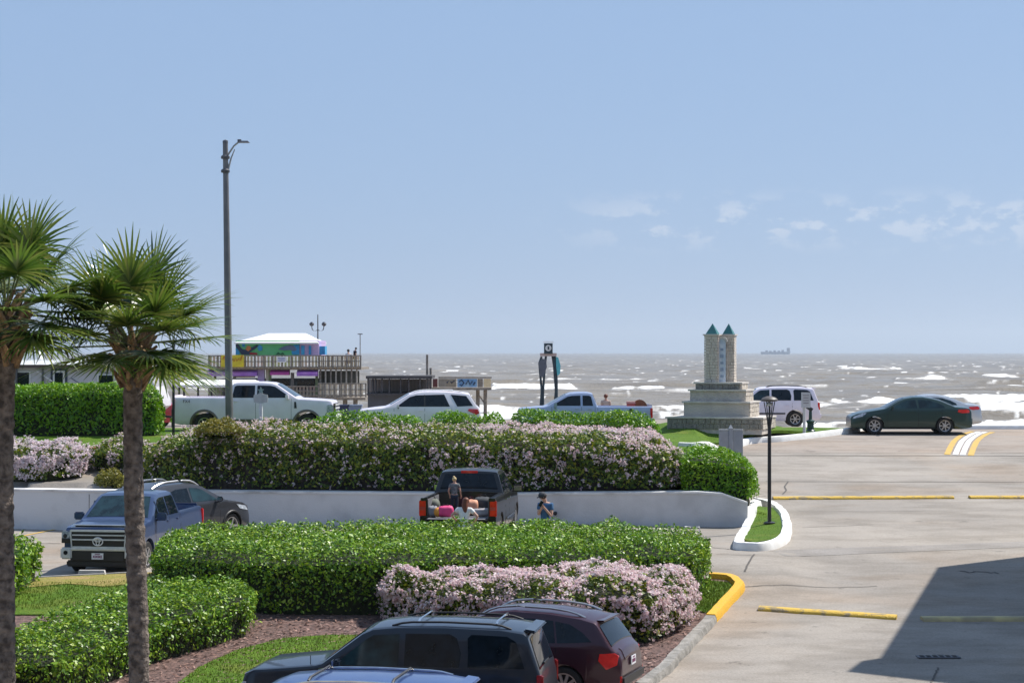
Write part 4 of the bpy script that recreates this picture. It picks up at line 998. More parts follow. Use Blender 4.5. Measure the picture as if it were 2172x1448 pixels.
# 7 upper left hedge, shrubs in front
shrub('clipped_hedge', 'box-shaped green hedge in front of the travel trailer', 'hedge', [(-32, 76), (PX(250, 74.8), 75.2), (PX(330, 75), 75.4), (PX(342, 76), 76.4), (PX(340, 79), 79), (-32, 79.5)], lambda x, y: interp([(-32, 4.7), (-18, 4.72), (-15, 4.76), (-13.8, 4.7), (-13, 4.3)], x), lambda x, y: G(x, y) + .05, LB, (330, 420), .065, lump=.1, round_=.3)
shrub('flowering_shrub', 'pale pink flowering shrub between red kerb and white wall', 'shrub', [(-22, 65.4), (PX(100, 65.5), 65.3), (PX(180, 66), 66.4), (PX(192, 68), 68), (PX(150, 69), 69.2), (-22, 69)], lambda x, y: 3.0 + .15 * math.sin(x * 1.7) - .8 * max(0, (x + 15.0)) * .3, lambda x, y: G(x, y), LF, (380, 520), .055, FW, .40,
      lambda x, y, z, nz: np.clip(.5 + .5 * (z > 2.2) + (vnoise(x * 2, y * 2, z * 2) - .5) * 1.2, 0, 1.3), lump=.2)
shrub('shrub', 'dark twiggy shrub beside the left end of the flowering hedge', 'shrub', [(PX(198, 68), 67.5), (PX(300, 66), 66), (PX(335, 69), 69.5), (PX(230, 70), 70.4)], lambda x, y: 3.0, lambda x, y: G(x, y), LF, (380, 420), .055, FL, .08, lambda x, y, z, nz: np.ones(len(x)), lump=.22)
shrub('shrub', 'small yellow-green shrub on the wall edge behind the blue pickup', 'shrub', [(PX(210, 64.6), 64.5), (PX(262, 64.6), 64.2), (PX(266, 65.6), 65.4), (PX(212, 65.6), 65.7)], lambda x, y: 2.3, lambda x, y: 1.6, LY, (520, 520), .05, lump=.15)

# ---------------------------------------------------------------- palms
PALM = leaf_mat('palm_blade', [(.035, .08, .012), (.07, .15, .018), (.13, .22, .03), (.27, .31, .08)], .3, .3, spec=.8)
PALMY = leaf_mat('old_palm_blade', [(.16, .15, .04), (.26, .21, .09)], .5, .25)
def palm(label, X, Y, zb, zc, rt, scale, nf, seed, lean=0.0, boots=(1.2,)):
    rs = np.random.RandomState(seed)
    root = empty('palm_tree', (X, Y, zb), label=label, cat='palm tree', group='cabbage palms at the left')
    H = zc - zb
    # trunk
    mb = MB(); pts = []; rad = []; n = 190
    for i in range(n + 1):
        t = i / n; pts.append((lean * (t ** 1.5) + .02 * math.sin(t * 7), .015 * math.cos(t * 5), H * t)); rad.append(rt * (1.1 - .12 * t) * (1 + .03 * math.sin(i * .9) + rs.uniform(-.045, .045)))
    mb.tube(pts, rad, 14)
    mb.build('trunk', mat('palm_bark', (.24, .195, .16), .95, c2=(.07, .055, .045), scale=9, bump=1.0, bscale=18, detail=9), root, sharp=60)
    # old leaf bases in a criss-cross
    mb = MB(); bh = boots[0]
    for i in range(int(bh * 64)):
        z = H - bh + bh * i / (bh * 64) - .02; a = i * 2.39996 + rs.uniform(-.2, .2)
        r0 = rt * lerp(.95, 1.25, (i / (bh * 64))); L = rs.uniform(.2, .36)
        c, s_ = math.cos(a), math.sin(a); tw = rs.choice([-1, 1]) * rs.uniform(.25, .6)
        p0 = Vector((lean + c * r0, s_ * r0, z)); p1 = p0 + Vector((c * .13 - s_ * tw * .2, s_ * .13 + c * tw * .2, L * .75)); p2 = p0 + Vector((c * .2 - s_ * tw * .3, s_ * .2 + c * tw * .3, L))
        mb.tube([p0, p1, p2], [.055, .035, .022], 5)
    mb.build('leaf_bases', mat('boot_brown', (.36, .23, .11), .85, c2=(.13, .08, .04), scale=9, bump=.6), root, sharp=50)
    # fan leaves
    top = Vector((lean, 0, H))
    for i in range(nf):
        t = i / nf
        el = math.radians(lerp(80, -18, t ** .72)) + rs.uniform(-.12, .12); az = i * 2.39996 + rs.uniform(-.25, .25)
        d = Vector((math.cos(az) * math.cos(el), math.sin(az) * math.cos(el), math.sin(el)))
        pl_ = scale * rs.uniform(.75, 1.15) * (1.0 if el > 0 else .85)
        # petiole arcs
        pts = [top + Vector((0, 0, -.15)) + d * pl_ * u + Vector((0, 0, -.08 * scale * u * u)) for u in (0, .33, .66, 1)]
        V = []; Fc = []
        dr = (pts[-1] - pts[-2]).normalized(); side = dr.cross(Vector((0, 0, 1)))
        if side.length < .1: side = Vector((1, 0, 0))
        side.normalize(); up = side.cross(dr).normalized()
        hub = pts[-1]; nb = 38; Lb = scale * rs.uniform(.85, 1.05); wmax = .0155 * scale
        for j in range(nb):
            f = (j + .5) / nb * 2 - 1; th = f * math.radians(128) ; c, s_ = math.cos(th), math.sin(th)
            # costapalmate: middle blades start further out along the rib and curve down
            bd = (dr * c + side * s_ + up * .12).normalized()
            L = Lb * (1 - .32 * abs(f) ** 1.6) * rs.uniform(.88, 1.08)
            base = hub + dr * (.16 * scale * (1 - abs(f)))
            wv = bd.cross(up).normalized(); droop = (.12 + .2 * abs(f)) * rs.uniform(.5, 1.6) * (1.0 if el > .2 else 1.1)
            prev = None; ns = 5
            fold = up * .012 * scale * (1 if j % 2 else -1)
            for q in range(ns + 1):
                u = q / ns; p = base + bd * L * u + Vector((0, 0, -droop * L * u ** 2.6)); w = wmax * (1.0 + .5 * math.sin(min(1, u * 2.2) * 1.57)) * (1 - u ** 2.2) + .002
                a_, b_ = p - wv * w, p + wv * w + fold * (1 - u)
                V += [tuple(a_), tuple(b_)]
                if q: k = len(V); Fc.append((k - 4, k - 3, k - 1, k - 2))
        lf = npmesh('frond', V, Fc, PALM, root)
        mb = MB(); mb.tube(pts + [hub + dr * .3 * scale], [.024, .018, .014, .011, .004], 5); mb.build('petiole', mat('petiole_green', (.16, .2, .06), .5, c2=(.12, .15, .05)), lf)
    return root
palm('slender cabbage palm on the right with its whole crown in view', PX(293, 33.2), 33.2, -.4, PZ(715, 33.2), .155, 1.06, 33, 5, lean=-.1, boots=(.85,))
palm('taller cabbage palm with trunk cut off by the left edge', PX(4, 32.0), 32.0, -.5, PZ(648, 32.0), .17, 1.04, 34, 12, lean=.06, boots=(.95,))
# ---------------------------------------------------------------- sea
def sea():
    Ys = [150.0]
    while Ys[-1] < 2600: Ys.append(Ys[-1] * 1.0045)
    Ys = np.array(Ys); nx = 640; V = []; U = np.linspace(-1, 1, nx)
    YY = np.repeat(Ys[:, None], nx, 1); XX = (YY * .30 + 20) * U[None, :]
    # wave trains rolling towards the beach, broken up by noise
    def crest(lam, amp, ph, warp):
        w = warp * (vnoise(XX / (lam * 2.5), YY / (lam * 2.5), ph) - .5) * 6.28
        s_ = np.sin((YY + .12 * XX) * 2 * math.pi / lam + w + ph)
        am = np.clip(vnoise(XX / (lam * 1.3), YY / (lam * .9), ph + 7) * 1.9 - .45, 0, 1.2)
        return amp * am * (np.clip(s_, -.4, 1) ** 1 + .3 * np.abs(s_) * s_), s_ * am
    z = np.zeros_like(XX); foam = np.zeros_like(XX)
    fade = np.clip(1.2 - YY / 2600, 0, 1)
    for lam, amp, ph, wp in ((26, .5, 1.0, 1.6), (14, .36, 3.0, 1.8), (7.5, .22, 5.0, 1.9), (4.2, .12, 8.0, 2.0)):
        a, c = crest(lam, amp, ph, wp); z += a * fade
        if lam > 10: foam = np.maximum(foam, .6 * np.clip((c - .92) * 6, 0, 1) * np.clip((fbm(XX / (lam * .3), YY / (lam * .6), ph) - .62) * 8, 0, 1) * .9)
        else: foam = np.maximum(foam, np.clip((c - .92) * 6, 0, 1) * (vnoise(XX / 5, YY / 12, ph) > .76))
    # breaker lines
    def breaker(pxa, pxb, py, hgt, thick, back, wob_=.06, st=1.0, th=.35):
        nonlocal z, foam
        Y0 = 8.5 * F / (py - HY); xa, xb = PX(pxa, Y0), PX(pxb, Y0)
        e = np.clip((XX - xa) / (.08 * (xb - xa)), 0, 1) * np.clip((xb - XX) / (.08 * (xb - xa)), 0, 1)
        yc = Y0 * (1 + wob_ * (vnoise(XX / (Y0 * .035), 3.3 + py, 0) - .5) + .02 * (vnoise(XX / (Y0 * .008), py, 5) - .5))
        d = (YY - yc)
        nz_ = np.clip((fbm(XX / (Y0 * .012), YY / (Y0 * .04), py) - .5) * 1.7 + .5, 0, 1)
        z += hgt * e * np.exp(-(d / thick) ** 2) * (.6 + .6 * nz_)
        m_ = e * np.clip(np.where(d < 0, 1 - (-d) / back, 1 - d / (thick * .5)), 0, 1)
        foam = np.maximum(foam, np.clip((m_ * .75 - (1 - nz_) * (.7 + th)) * 5 + .6, 0, 1) * (m_ > 0) * min(1, st * 1.2))
    breaker(1030, 1225, 822, 1.0, 6, 55); breaker(1225, 1300, 808, .6, 5, 14, st=.7)
    breaker(1735, 1908, 784, 1.3, 10, 34); breaker(1885, 2010, 806, .7, 6, 14, st=.7, th=.5); breaker(2080, 2200, 800, .5, 6, 9, st=.6, th=.6); breaker(2050, 2300, 816, .5, 6, 10, st=.6, th=.55)
    breaker(2000, 2500, 846, 1.0, 4, 60, th=.2); breaker(1640, 2010, 858, .8, 4, 34, th=.3); breaker(1990, 2500, 868, .5, 4, 46, th=.2)
    breaker(1350, 1560, 868, .7, 4, 30); breaker(950, 1120, 872, .7, 4, 40, th=.25); breaker(1430, 1480, 832, .5, 4, 8); breaker(300, 470, 868, .5, 4, 30)
    breaker(1640, 2600, 905, .3, 3, 26, th=.15); breaker(900, 1640, 884, .3, 3, 20, th=.3); breaker(1650, 1760, 822, .4, 3, 10, st=.6); breaker(1100, 1500, 806, .4, 4, 9, st=.5, th=.5); breaker(1290, 1420, 826, .5, 4, 10, st=.7, th=.45)
    fl = vnoise(XX / (YY * .0024), 8.5 * F / YY / 3.2, 1); foam = np.maximum(foam, np.clip((fl - .91) * 12, 0, .7) * (vnoise(XX / 60, YY / 120, 6) > .4))
    # foamy lace in the shallows
    lace = np.abs(vnoise(XX / 3.2, YY / 7.0, 2) - .5) * 2
    foam = np.maximum(foam, np.clip(1 - lace * 6.5, 0, 1) * np.clip((330 - YY) / 90, 0, .8) * (vnoise(XX / 14, YY / 26, 4) > .42))
    V = np.stack([XX, YY, z - 2.5], 2).reshape(-1, 3)
    ny = len(Ys); i = np.arange(nx - 1)[None, :] + nx * np.arange(ny - 1)[:, None]
    Fc = np.stack([i, i + 1, i + 1 + nx, i + nx], 2).reshape(-1, 4)
    m, nt, b = new_mat('sea_water'); L = nt.links.new
    at = nt.nodes.new('ShaderNodeAttribute'); at.attribute_name = 'foam'
    g = nt.nodes.new('ShaderNodeNewGeometry')
    mp = nt.nodes.new('ShaderNodeMapping'); mp.inputs['Scale'].default_value = (.05, .012, 1); L(g.outputs['Position'], mp.inputs['Vector'])
    n1 = nt.nodes.new('ShaderNodeTexNoise'); n1.inputs['Scale'].default_value = 1; n1.inputs['Detail'].default_value = 6; L(mp.outputs[0], n1.inputs['Vector'])
    r = nt.nodes.new('ShaderNodeValToRGB'); r.color_ramp.elements[0].position = .35; r.color_ramp.elements[0].color = (.185, .155, .115, 1); r.color_ramp.elements[1].position = .65; r.color_ramp.elements[1].color = (.26, .22, .165, 1)
    L(n1.outputs['Fac'], r.inputs['Fac'])
    x = nt.nodes.new('ShaderNodeMix'); x.data_type = 'RGBA'; L(at.outputs['Fac'], x.inputs['Factor']); L(r.outputs[0], x.inputs[6]); x.inputs[7].default_value = (.85, .85, .83, 1)
    L(x.outputs[2], b.inputs['Base Color'])
    rr = nt.nodes.new('ShaderNodeMapRange'); rr.inputs['To Min'].default_value = .28; rr.inputs['To Max'].default_value = .9; L(at.outputs['Fac'], rr.inputs['Value']); L(rr.outputs[0], b.inputs['Roughness'])
    b.inputs['IOR'].default_value = 1.33; b.inputs['Specular IOR Level'].default_value = .35
    n2 = nt.nodes.new('ShaderNodeTexNoise'); n2.inputs['Scale'].default_value = 1.2; n2.inputs['Detail'].default_value = 5; L(g.outputs['Position'], n2.inputs['Vector'])
    bp = nt.nodes.new('ShaderNodeBump'); bp.inputs['Strength'].default_value = .8; bp.inputs['Distance'].default_value = .35; L(n2.outputs['Fac'], bp.inputs['Height']); L(bp.outputs[0], b.inputs['Normal'])
    o = npmesh('sea', V, Fc, m, smooth=True)
    a = o.data.attributes.new('foam', 'FLOAT', 'POINT'); a.data.foreach_set('value', foam.astype(np.float32).ravel())
    setp(o, kind='structure')
    q = 60000
    far = npmesh('sea', [(-q, 2590, -2.55), (q, 2590, -2.55), (q, 40000, -2.55), (-q, 40000, -2.55), (-q, 150, -2.9), (q, 150, -2.9), (q, 2592, -2.9), (-q, 2592, -2.9)], [(0, 1, 2, 3), (4, 5, 6, 7)], m)
    setp(far, kind='structure')
sea()

# ---------------------------------------------------------------- lamps, signs
METAL = mat('weathered_steel', (.13, .13, .14), .5, metal=.5, c2=(.09, .09, .1), scale=2)
BLKM = mat('black_enamel', (.02, .02, .025), .4)
GALV = mat('galvanised', (.42, .41, .4), .5, metal=.4, c2=(.32, .31, .3), scale=3)
def sroot(name, X, Y, z, label, cat, group=None, rz=0): return empty(name, (X, Y, z), rz, label=label, cat=cat, group=group)
Y = 78.0; X = PX(487, Y); zb = G(X, Y); t = sroot('street_lamp', X, Y, zb, 'tall grey street lamp rising beside the white pickup', 'street lamp')
H = PZ(303, Y) - zb; lx = PX(478, Y) - X
mb = MB(); mb.tube([(0, 0, 0), (lx * .5, 0, H * .5), (lx, 0, H)], [.15, .13, .1], 14); mb.build('pole', mat('pole_grey', (.2, .19, .19), .5, metal=.3, c2=(.14, .135, .14), scale=1.5), t)
mb = MB(); mb.lathe([(.16, 0), (.17, .02), (.17, .1), (.12, .14)], (lx, 0, H - .62), 12); mb.lathe([(.16, 0), (.17, .02), (.17, .1), (.12, .14)], (lx, 0, H - 1.15), 12); mb.lathe([(.11, 0), (.1, .08), (.02, .12)], (lx, 0, H), 12); mb.build('collar', METAL, t)
mb = MB(); mb.lathe([(.3, 0), (.3, .04), (.22, .12), (.16, .2)], (0, 0, 0), 14); mb.build('base', METAL, t)
ax, az = (PX(508, Y) - X), (PZ(300, Y) - zb)
mb = MB(); mb.tube([(lx + .08, 0, H - .5), (lerp(lx, ax, .6), 0, lerp(H - .5, az, .68)), (ax, 0, az)], .035, 8); mb.tube([(lx + .1, 0, H - 1.05), (lx + .22, 0, H - .6), (lx + .36, 0, H - .25)], [.045, .03, .02], 8); mb.build('arm', GALV, t)
mb = MB(); mb.box((ax + .17, 0, az - .02), (.44, .26, .07), taper=.7); mb.box((ax + .0, 0, az + .02), (.14, .14, .1)); mb.build('lamp_head', METAL, t)
# thin black lamp post behind the palm
Y = 76; X = PX(368, Y); t = sroot('lamp_post', X, Y, G(X, Y), 'thin black lamp post with its head behind the palm fronds', 'lamp post')
mb = MB(); mb.tube([(0, 0, 0), (0, 0, PZ(720, Y) - G(X, Y))], [.055, .045], 8); mb.build('pole', BLKM, t)
def disc_head(t, h, r, ym=1):
    mb = MB(); mb.lathe([(r * .2, 0), (r, .02), (r * 1.02, .07), (r * .8, .12), (r * .3, .16)], (0, 0, h), 18); mb.build('lamp_cap', mat('lamp_cap_brown', (.12, .1, .09), .5), t)
    mb = MB()
    for a in range(4):
        c, s_ = math.cos(a * math.pi / 2 + .4), math.sin(a * math.pi / 2 + .4); mb.tube([(c * .04, s_ * .04, h - .72), (c * .08, s_ * .08, h - .45), (c * r * .75, s_ * r * .75, h)], .015, 5)
    mb.build('bracket', BLKM, t)
disc_head(t, PZ(720, Y) - G(X, Y) + .4, .3)
X, Y = gp(1632, 1120); zg = G(X, Y) + .14; t = sroot('lamp_post', X, Y, zg, 'slim black lamp post standing on the small driveway island', 'lamp post')
h = PZ(852, Y) - zg
mb = MB(); mb.tube([(0, 0, 0), (0, 0, h - .55)], [.055, .05], 10); mb.tube([(0, 0, h - .6), (0, 0, h)], .025, 8); mb.build('pole', BLKM, t)
mb = MB(); mb.lathe([(.17, 0), (.17, .03), (.08, .06)], (0, 0, 0), 12); mb.build('base_plate', BLKM, t); disc_head(t, h, .23)
mb = MB(); mb.sph((0, 0, h - .06), .1, sc=(1, 1, .6)); mb.build('bulb', CLEARL, t)

# historical marker: white cast sign with a star
Y = 72; X = PX(553, Y); z0 = G(X, Y); t = sroot('marker_sign', X, Y, z0, 'white plaque on a post topped by a star', 'sign')
mb = MB(); mb.tube([(0, 0, 0), (0, 0, PZ(855, Y) - z0)], .075, 8); mb.build('post', WHITEM, t)
zp = PZ(844, Y) - z0
mb = MB(); mb.prism([(-.24, -.15), (-.26, .0), (-.24, .12), (-.1, .14), (0, .2), (.1, .14), (.24, .12), (.26, 0), (.24, -.15), (.12, -.17), (0, -.2), (-.12, -.17)], -.03, .03, M=Matrix.Translation((0, 0, zp)) @ XZ); pq = mb.build('plaque', mat('aged_white', (.6, .6, .58), .6, c2=(.5, .5, .47), scale=8), t)
st = [(math.sin(i * math.pi / 5) * (.13 if i % 2 == 0 else .055), math.cos(i * math.pi / 5) * (.13 if i % 2 == 0 else .055)) for i in range(10)]
mb = MB(); mb.prism(st, -.02, .02, M=Matrix.Translation((0, 0, zp + .27)) @ XZ); mb.build('star', mat('star_green', (.3, .42, .4), .5), t)
# grey two-leaf board with pointed post
Y = 67.5; X = PX(1550, Y); z0 = G(X, Y); t = sroot('board_sign', X, Y, z0, 'grey folding board with a pointed post behind the hedge end', 'sign')
zt_ = PZ(908, Y) - z0; BM = mat('grey_board', (.42, .43, .46), .7, c2=(.34, .35, .38), scale=3)
mb = MB(); mb.box((0, 0, zt_ / 2), (.13, .13, zt_)); mb.add([(-.075, -.075, zt_), (.075, -.075, zt_), (.075, .075, zt_), (-.075, .075, zt_), (0, 0, zt_ + .13)], [(0, 1, 4), (1, 2, 4), (2, 3, 4), (3, 0, 4)]); mb.build('post', BM, t)
for sg in (1, -1):
    mb = MB(); mb.M = Matrix.Rotation(math.radians(-sg * 12), 4, 'Z'); mb.box((sg * .24, 0, zt_ * .62 - .05), (.33, .04, zt_ * .72)); p_ = mb.build('board', BM, t)
    mb = MB(); mb.M = Matrix.Rotation(math.radians(-sg * 12), 4, 'Z'); mb.box((sg * .24, 0, zt_ - .04), (.34, .07, .05)); mb.build('cap_rail', mat('light_grey_trim', (.6, .6, .6), .6), p_)
# white post with notice, dark green water tap/hydrant
Y = 79.5; X = PX(1706, Y); z0 = G(X, Y) + .1; t = sroot('notice_post', X, Y, z0, 'white post carrying a small notice board on the grass', 'sign')
mb = MB(); mb.tube([(0, 0, 0), (0, 0, PZ(835, Y) - z0)], .06, 8); mb.build('post', mat('post_pale', (.55, .56, .56), .6), t)
mb = MB(); mb.box((.05, -.08, PZ(848, Y) - z0), (.36, .05, .6)); p_ = mb.build('notice', mat('notice_grey', (.5, .51, .52), .6, c2=(.44, .45, .47), scale=9), t)
mb = MB()
for i in range(4): mb.box((.05, -.108, PZ(838, Y) - z0 - i * .1), (.24 - .03 * (i % 2), .006, .03))
mb.build('notice_lines', mat('notice_ink', (.25, .22, .24), .6), p_)
Y = 81; X = PX(1719, Y); z0 = G(X, Y) + .1; t = sroot('drinking_fountain', X, Y, z0, 'dark green fountain pedestal with a tilted black head', 'fountain')
DG = mat('dark_green_iron', (.01, .05, .045), .4)
mb = MB(); mb.lathe([(.2, 0), (.2, .05), (.14, .1), (.13, .35), (.18, .42), (.16, .46), (.07, .5), (.06, .85)], (0, 0, 0), 12); mb.build('pedestal', DG, t)
mb = MB(); mb.box((-.05, 0, .95), (.28, .16, .14), M=Matrix.Rotation(.6, 4, 'Y')); mb.build('bowl', BLKM, t)
mb = MB(); mb.tube([(.05, -.1, .32), (.12, -.16, .33), (.22, -.2, .4)], .02, 6); mb.build('spout', DG, t)
# small white pipe frame by the wall
X, Y = PX(1463, 56.5), 56.5; t = sroot('pipe_rail', X, Y, lot(X, Y), 'small white bent pipe standing at the wall foot', 'pipe')
mb = MB(); hh = PZ(1116, Y) - lot(X, Y); mb.tube([(-.12, 0, 0), (-.12, 0, hh), (.02, 0, hh)], .03, 6); mb.tube([(.03, .3, 0), (.03, .3, hh - .04), (.3, .3, hh - .04), (.3, .3, 0)], .02, 6); mb.build('pipe', WHITEM, t)
# wheel stop
X, Y = PX(195, 51), 51.0
mb = MB(); mb.box((0, 0, .06), (.7, .16, .12), taper=.9); o = mb.build('wheel_stop', mat('pale_concrete', (.55, .53, .5), .9), None, loc=(X, Y, G(X, Y) + .07)); setp(o, 'short pale concrete wheel stop under the blue pickup bumper', 'wheel stop')

# ---------------------------------------------------------------- monument
Y = 79.0; X0 = PX(1530, Y); z0 = G(X0, Y) + .42; th = math.radians(18)
t = sroot('stone_monument', X0, Y, z0, 'stepped stone monument with twin green-capped towers', 'monument', rz=-th)
STN = mat('limestone', (.56, .5, .43), .9, c2=(.44, .39, .34), scale=4, bump=.8, bscale=12, detail=8)
STG = mat('weathered_shaded_stone', (.3, .275, .23), .9, c2=(.2, .185, .16), scale=7, bump=.8, bscale=16, detail=8)  # front facing: stained grey stone, with the shade put into the colour
STL = mat('sunlit_rubble_stone', (.66, .6, .51), .9, c2=(.42, .37, .31), scale=7, bump=1.0, bscale=16, detail=8)  # right faces: paler stone, with the sunlight painted into the colour
CAPS = mat('cast_stone', (.62, .58, .52), .8, c2=(.48, .44, .4), scale=2, bump=.2)
s_ = F / Y
def zz(py): return PZ(py, Y) - z0
lev = [(3.7, 2.6, -.2, zz(882)), (2.55, 1.9, zz(882), zz(850)), (2.15, 1.5, zz(850), zz(825)), (1.78, 1.2, zz(825), zz(810))]
names = []
for i, (w, d, a, b) in enumerate(lev):
    mb = MB(); mb.bbox((-w / 2, -d / 2, a), (w / 2, d / 2, b - .06)); st_ = mb.build('step', STN if i % 2 == 0 else mat('smooth_limestone', (.54, .48, .41), .85, c2=(.46, .41, .36), scale=2, bump=.3), t)
    mb = MB(); mb.bbox((-w / 2 - .07, -d / 2 - .07, b - .06), (w / 2 + .07, d / 2 + .07, b)); mb.build('ledge', CAPS, st_)
    # rubble facing panels with real relief; sun and shade put into their colours
    mb = MB(); rs = np.random.RandomState(i)
    hgt = b - .06 - max(a, 0)
    rows = max(1, int(hgt / .16))
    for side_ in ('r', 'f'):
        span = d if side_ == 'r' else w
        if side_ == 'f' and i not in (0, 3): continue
        mb = MB()
        for r_ in range(rows):
            p = -span / 2 + .01
            while p < span / 2 - .06:
                q = min(rs.uniform(.14, .34), span / 2 - p); zc_ = max(a, 0) + (r_ + .5) * hgt / rows
                if side_ == 'r': mb.box((w / 2 + .012, p + q / 2, zc_), (.05 + rs.uniform(0, .03), q - .02, hgt / rows - .02))
                else: mb.box((p + q / 2, -d / 2 - .012, zc_), (q - .02, .05 + rs.uniform(0, .03), hgt / rows - .02))
                p += q
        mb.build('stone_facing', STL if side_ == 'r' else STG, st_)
zt0 = zz(810); zt1 = zz(714)
tws = ((-.38, 'tower'), (.30, 'tower'))
def tower(x, y, w, d, z0_, z1_):
    mb = MB(); rs = np.random.RandomState(int(w * 100 + x * 10 + 50)); rows = int((z1_ - z0_) / .11)
    mb.bbox((x - w / 2 + .03, y - d / 2 + .03, z0_), (x + w / 2 - .03, y + d / 2 - .03, z1_))
    for r_ in range(rows):
        zc_ = z0_ + (r_ + .5) * (z1_ - z0_) / rows; hh = (z1_ - z0_) / rows - .014
        for (ax_, L_, off) in (('x', w, -d / 2), ('x', w, d / 2), ('y', d, w / 2), ('y', d, -w / 2)):
            p = -L_ / 2
            while p < L_ / 2 - .03:
                q = min(rs.uniform(.12, .3), L_ / 2 - p); tk = .05 + rs.uniform(0, .02)
                if ax_ == 'x': mb.box((x + p + q / 2, y + off - (.01 if off < 0 else -.01), zc_), (q - .012, tk, hh))
                else: mb.box((x + off, y + p + q / 2, zc_), (tk, q - .012, hh))
                p += q
    o = mb.build('tower', mat('tower_stone', (.64, .575, .49), .9, c2=(.54, .48, .41), scale=8, bump=.6, bscale=16), t, sharp=30)
    c = MB(); c.bbox((x - w / 2 - .07, y - d / 2 - .07, z1_ + .05), (x + w / 2 + .07, y + d / 2 + .07, z1_ + .1)); c.bbox((x - w / 2 - .03, y - d / 2 - .03, z1_), (x + w / 2 + .03, y + d / 2 + .03, z1_ + .05)); c.build('cornice', CAPS, o)
    r = MB(); e = .02; zt_ = z1_ + .1; ph = .42; r.add([(x - w / 2 + e, y - d / 2 + e, zt_), (x + w / 2 - e, y - d / 2 + e, zt_), (x + w / 2 - e, y + d / 2 - e, zt_), (x - w / 2 + e, y + d / 2 - e, zt_), (x, y, zt_ + ph)], [(0, 1, 4), (1, 2, 4), (2, 3, 4), (3, 0, 4), (3, 2, 1, 0)])
    r.build('pyramid_roof', mat('verdigris', (.035, .17, .17), .5, c2=(.03, .13, .13), scale=5), o)
tower(-.30, -.2, .50, .52, zt0, zt1); tower(.24, .26, .46, .44, zt0, zt1)
# arched niche wall between the towers with pale panel
mb = MB(); mb.bbox((-.02, -.1, zt0), (.26, .3, zt1 - .35)); mb.build('link_wall', STL, t)
AR = [(.33 + .0, 0)]
arc = [(.22 * math.cos(a), .22 * math.sin(a)) for a in [math.pi * i / 10 for i in range(11)]]
arc2 = [(.14 * math.cos(a), .14 * math.sin(a)) for a in [math.pi * i / 10 for i in range(11)]]
YZ = Matrix(((0, 0, 1, 0), (1, 0, 0, 0), (0, 1, 0, 0), (0, 0, 0, 1)))
zz_ = zt1 - .2
ring = arc + arc2[::-1]
MF = Matrix.Translation((.08, -.24, zz_)) @ Matrix.Rotation(math.radians(8), 4, 'Z') @ XZ
mb = MB(); mb.prism(ring, -.07, .07, M=MF); mb.build('arch', CAPS, t)
mb = MB(); mb.prism([(-.14, -1.6 + .0), (.14, -1.6), (.14, 0), (.1, .1), (0, .14), (-.1, .1), (-.14, 0)], -.02, .02, M=MF); pn = mb.build('panel', mat('pale_blue_panel', (.6, .66, .72), .5, c2=(.4, .5, .6), scale=4), t)
mb = MB()
for i in range(5): mb.box((0, -.03, -.3 - i * .26), (.12, .012, .1 + .03 * (i % 2)))
mb.M = None; o = mb.build('panel_letters', mat('panel_grey_blue', (.3, .38, .5), .5), pn); o.location = (.08, -.24, zz_)

# ---------------------------------------------------------------- clock-headed archway by the sea wall
Y = 104.0; X0 = PX(1163, Y); z0 = 2.3; t = sroot('beach_archway', X0, Y, z0, 'dark two-legged archway topped by a square badge box', 'archway')
u = Y / F
TEAL = mat('dark_teal_metal', (.03, .06, .08), .5, c2=(.02, .03, .04))
def q(px, py): return ((px - 1163) * u, PZ(py, Y) - z0)
for pts_ in ([(1158, 755), (1156, 775), (1154, 800), (1152, 830), (1152, 856)], [(1149, 756), (1144, 770), (1146, 795), (1149, 830), (1147, 856)], [(1172, 755), (1175, 775), (1177, 800), (1179, 830), (1177, 850)], [(1176, 753), (1179, 780), (1181, 810), (1181, 850)]):
    mb = MB(); mb.tube([(q(*p)[0], 0, max(0, q(*p)[1])) for p in pts_] + [(q(*pts_[-1])[0], 0, 0)], .06, 8); mb.build('leg', TEAL, t)
mb = MB(); a = q(1141, 800); mb.prism([(q(1142, 770)), (q(1149, 760)), (q(1158, 762)), (q(1160, 778)), (q(1152, 800)), (q(1146, 798))], -.1, .1, M=XZ); mb.build('left_wing', mat('grey_fish', (.12, .13, .16), .5), t)
mb = MB(); mb.prism([q(1179, 756), q(1184, 758), q(1189, 775), q(1188, 792), q(1182, 797), q(1180, 780)], -.1, .1, M=XZ); mb.build('right_wing', mat('turquoise_panel', (.12, .5, .55), .5), t)
mb = MB(); mb.box((0, 0, q(0, 752)[1]), (.85, .3, .16)); mb.build('lintel', mat('faded_pink', (.55, .42, .38), .6), t)
mb = MB(); mb.box((0, 0, q(0, 739)[1]), (.44, .44, .54)); bx = mb.build('badge_box', TEAL, t)
mb = MB(); mb.box((0, 0, q(0, 725)[1]), (.54, .54, .08), taper=.85); mb.build('box_lid', WHITEM, bx)
mb = MB(); mb.lathe([(.16, 0), (.16, .02)], (0, -.23, q(0, 738)[1]), 16, M=Matrix.Rotation(math.radians(90), 4, 'X')); bd = mb.build('badge', WHITEM, bx)
mb = MB(); mb.prism([(-.05, -.08), (.05, -.08), (.03, 0), (.05, .08), (-.05, .08), (-.03, 0)], -.262, -.252, M=Matrix.Translation((0, 0, q(0, 738)[1])) @ XZ); mb.build('badge_mark', TEAL, bd)

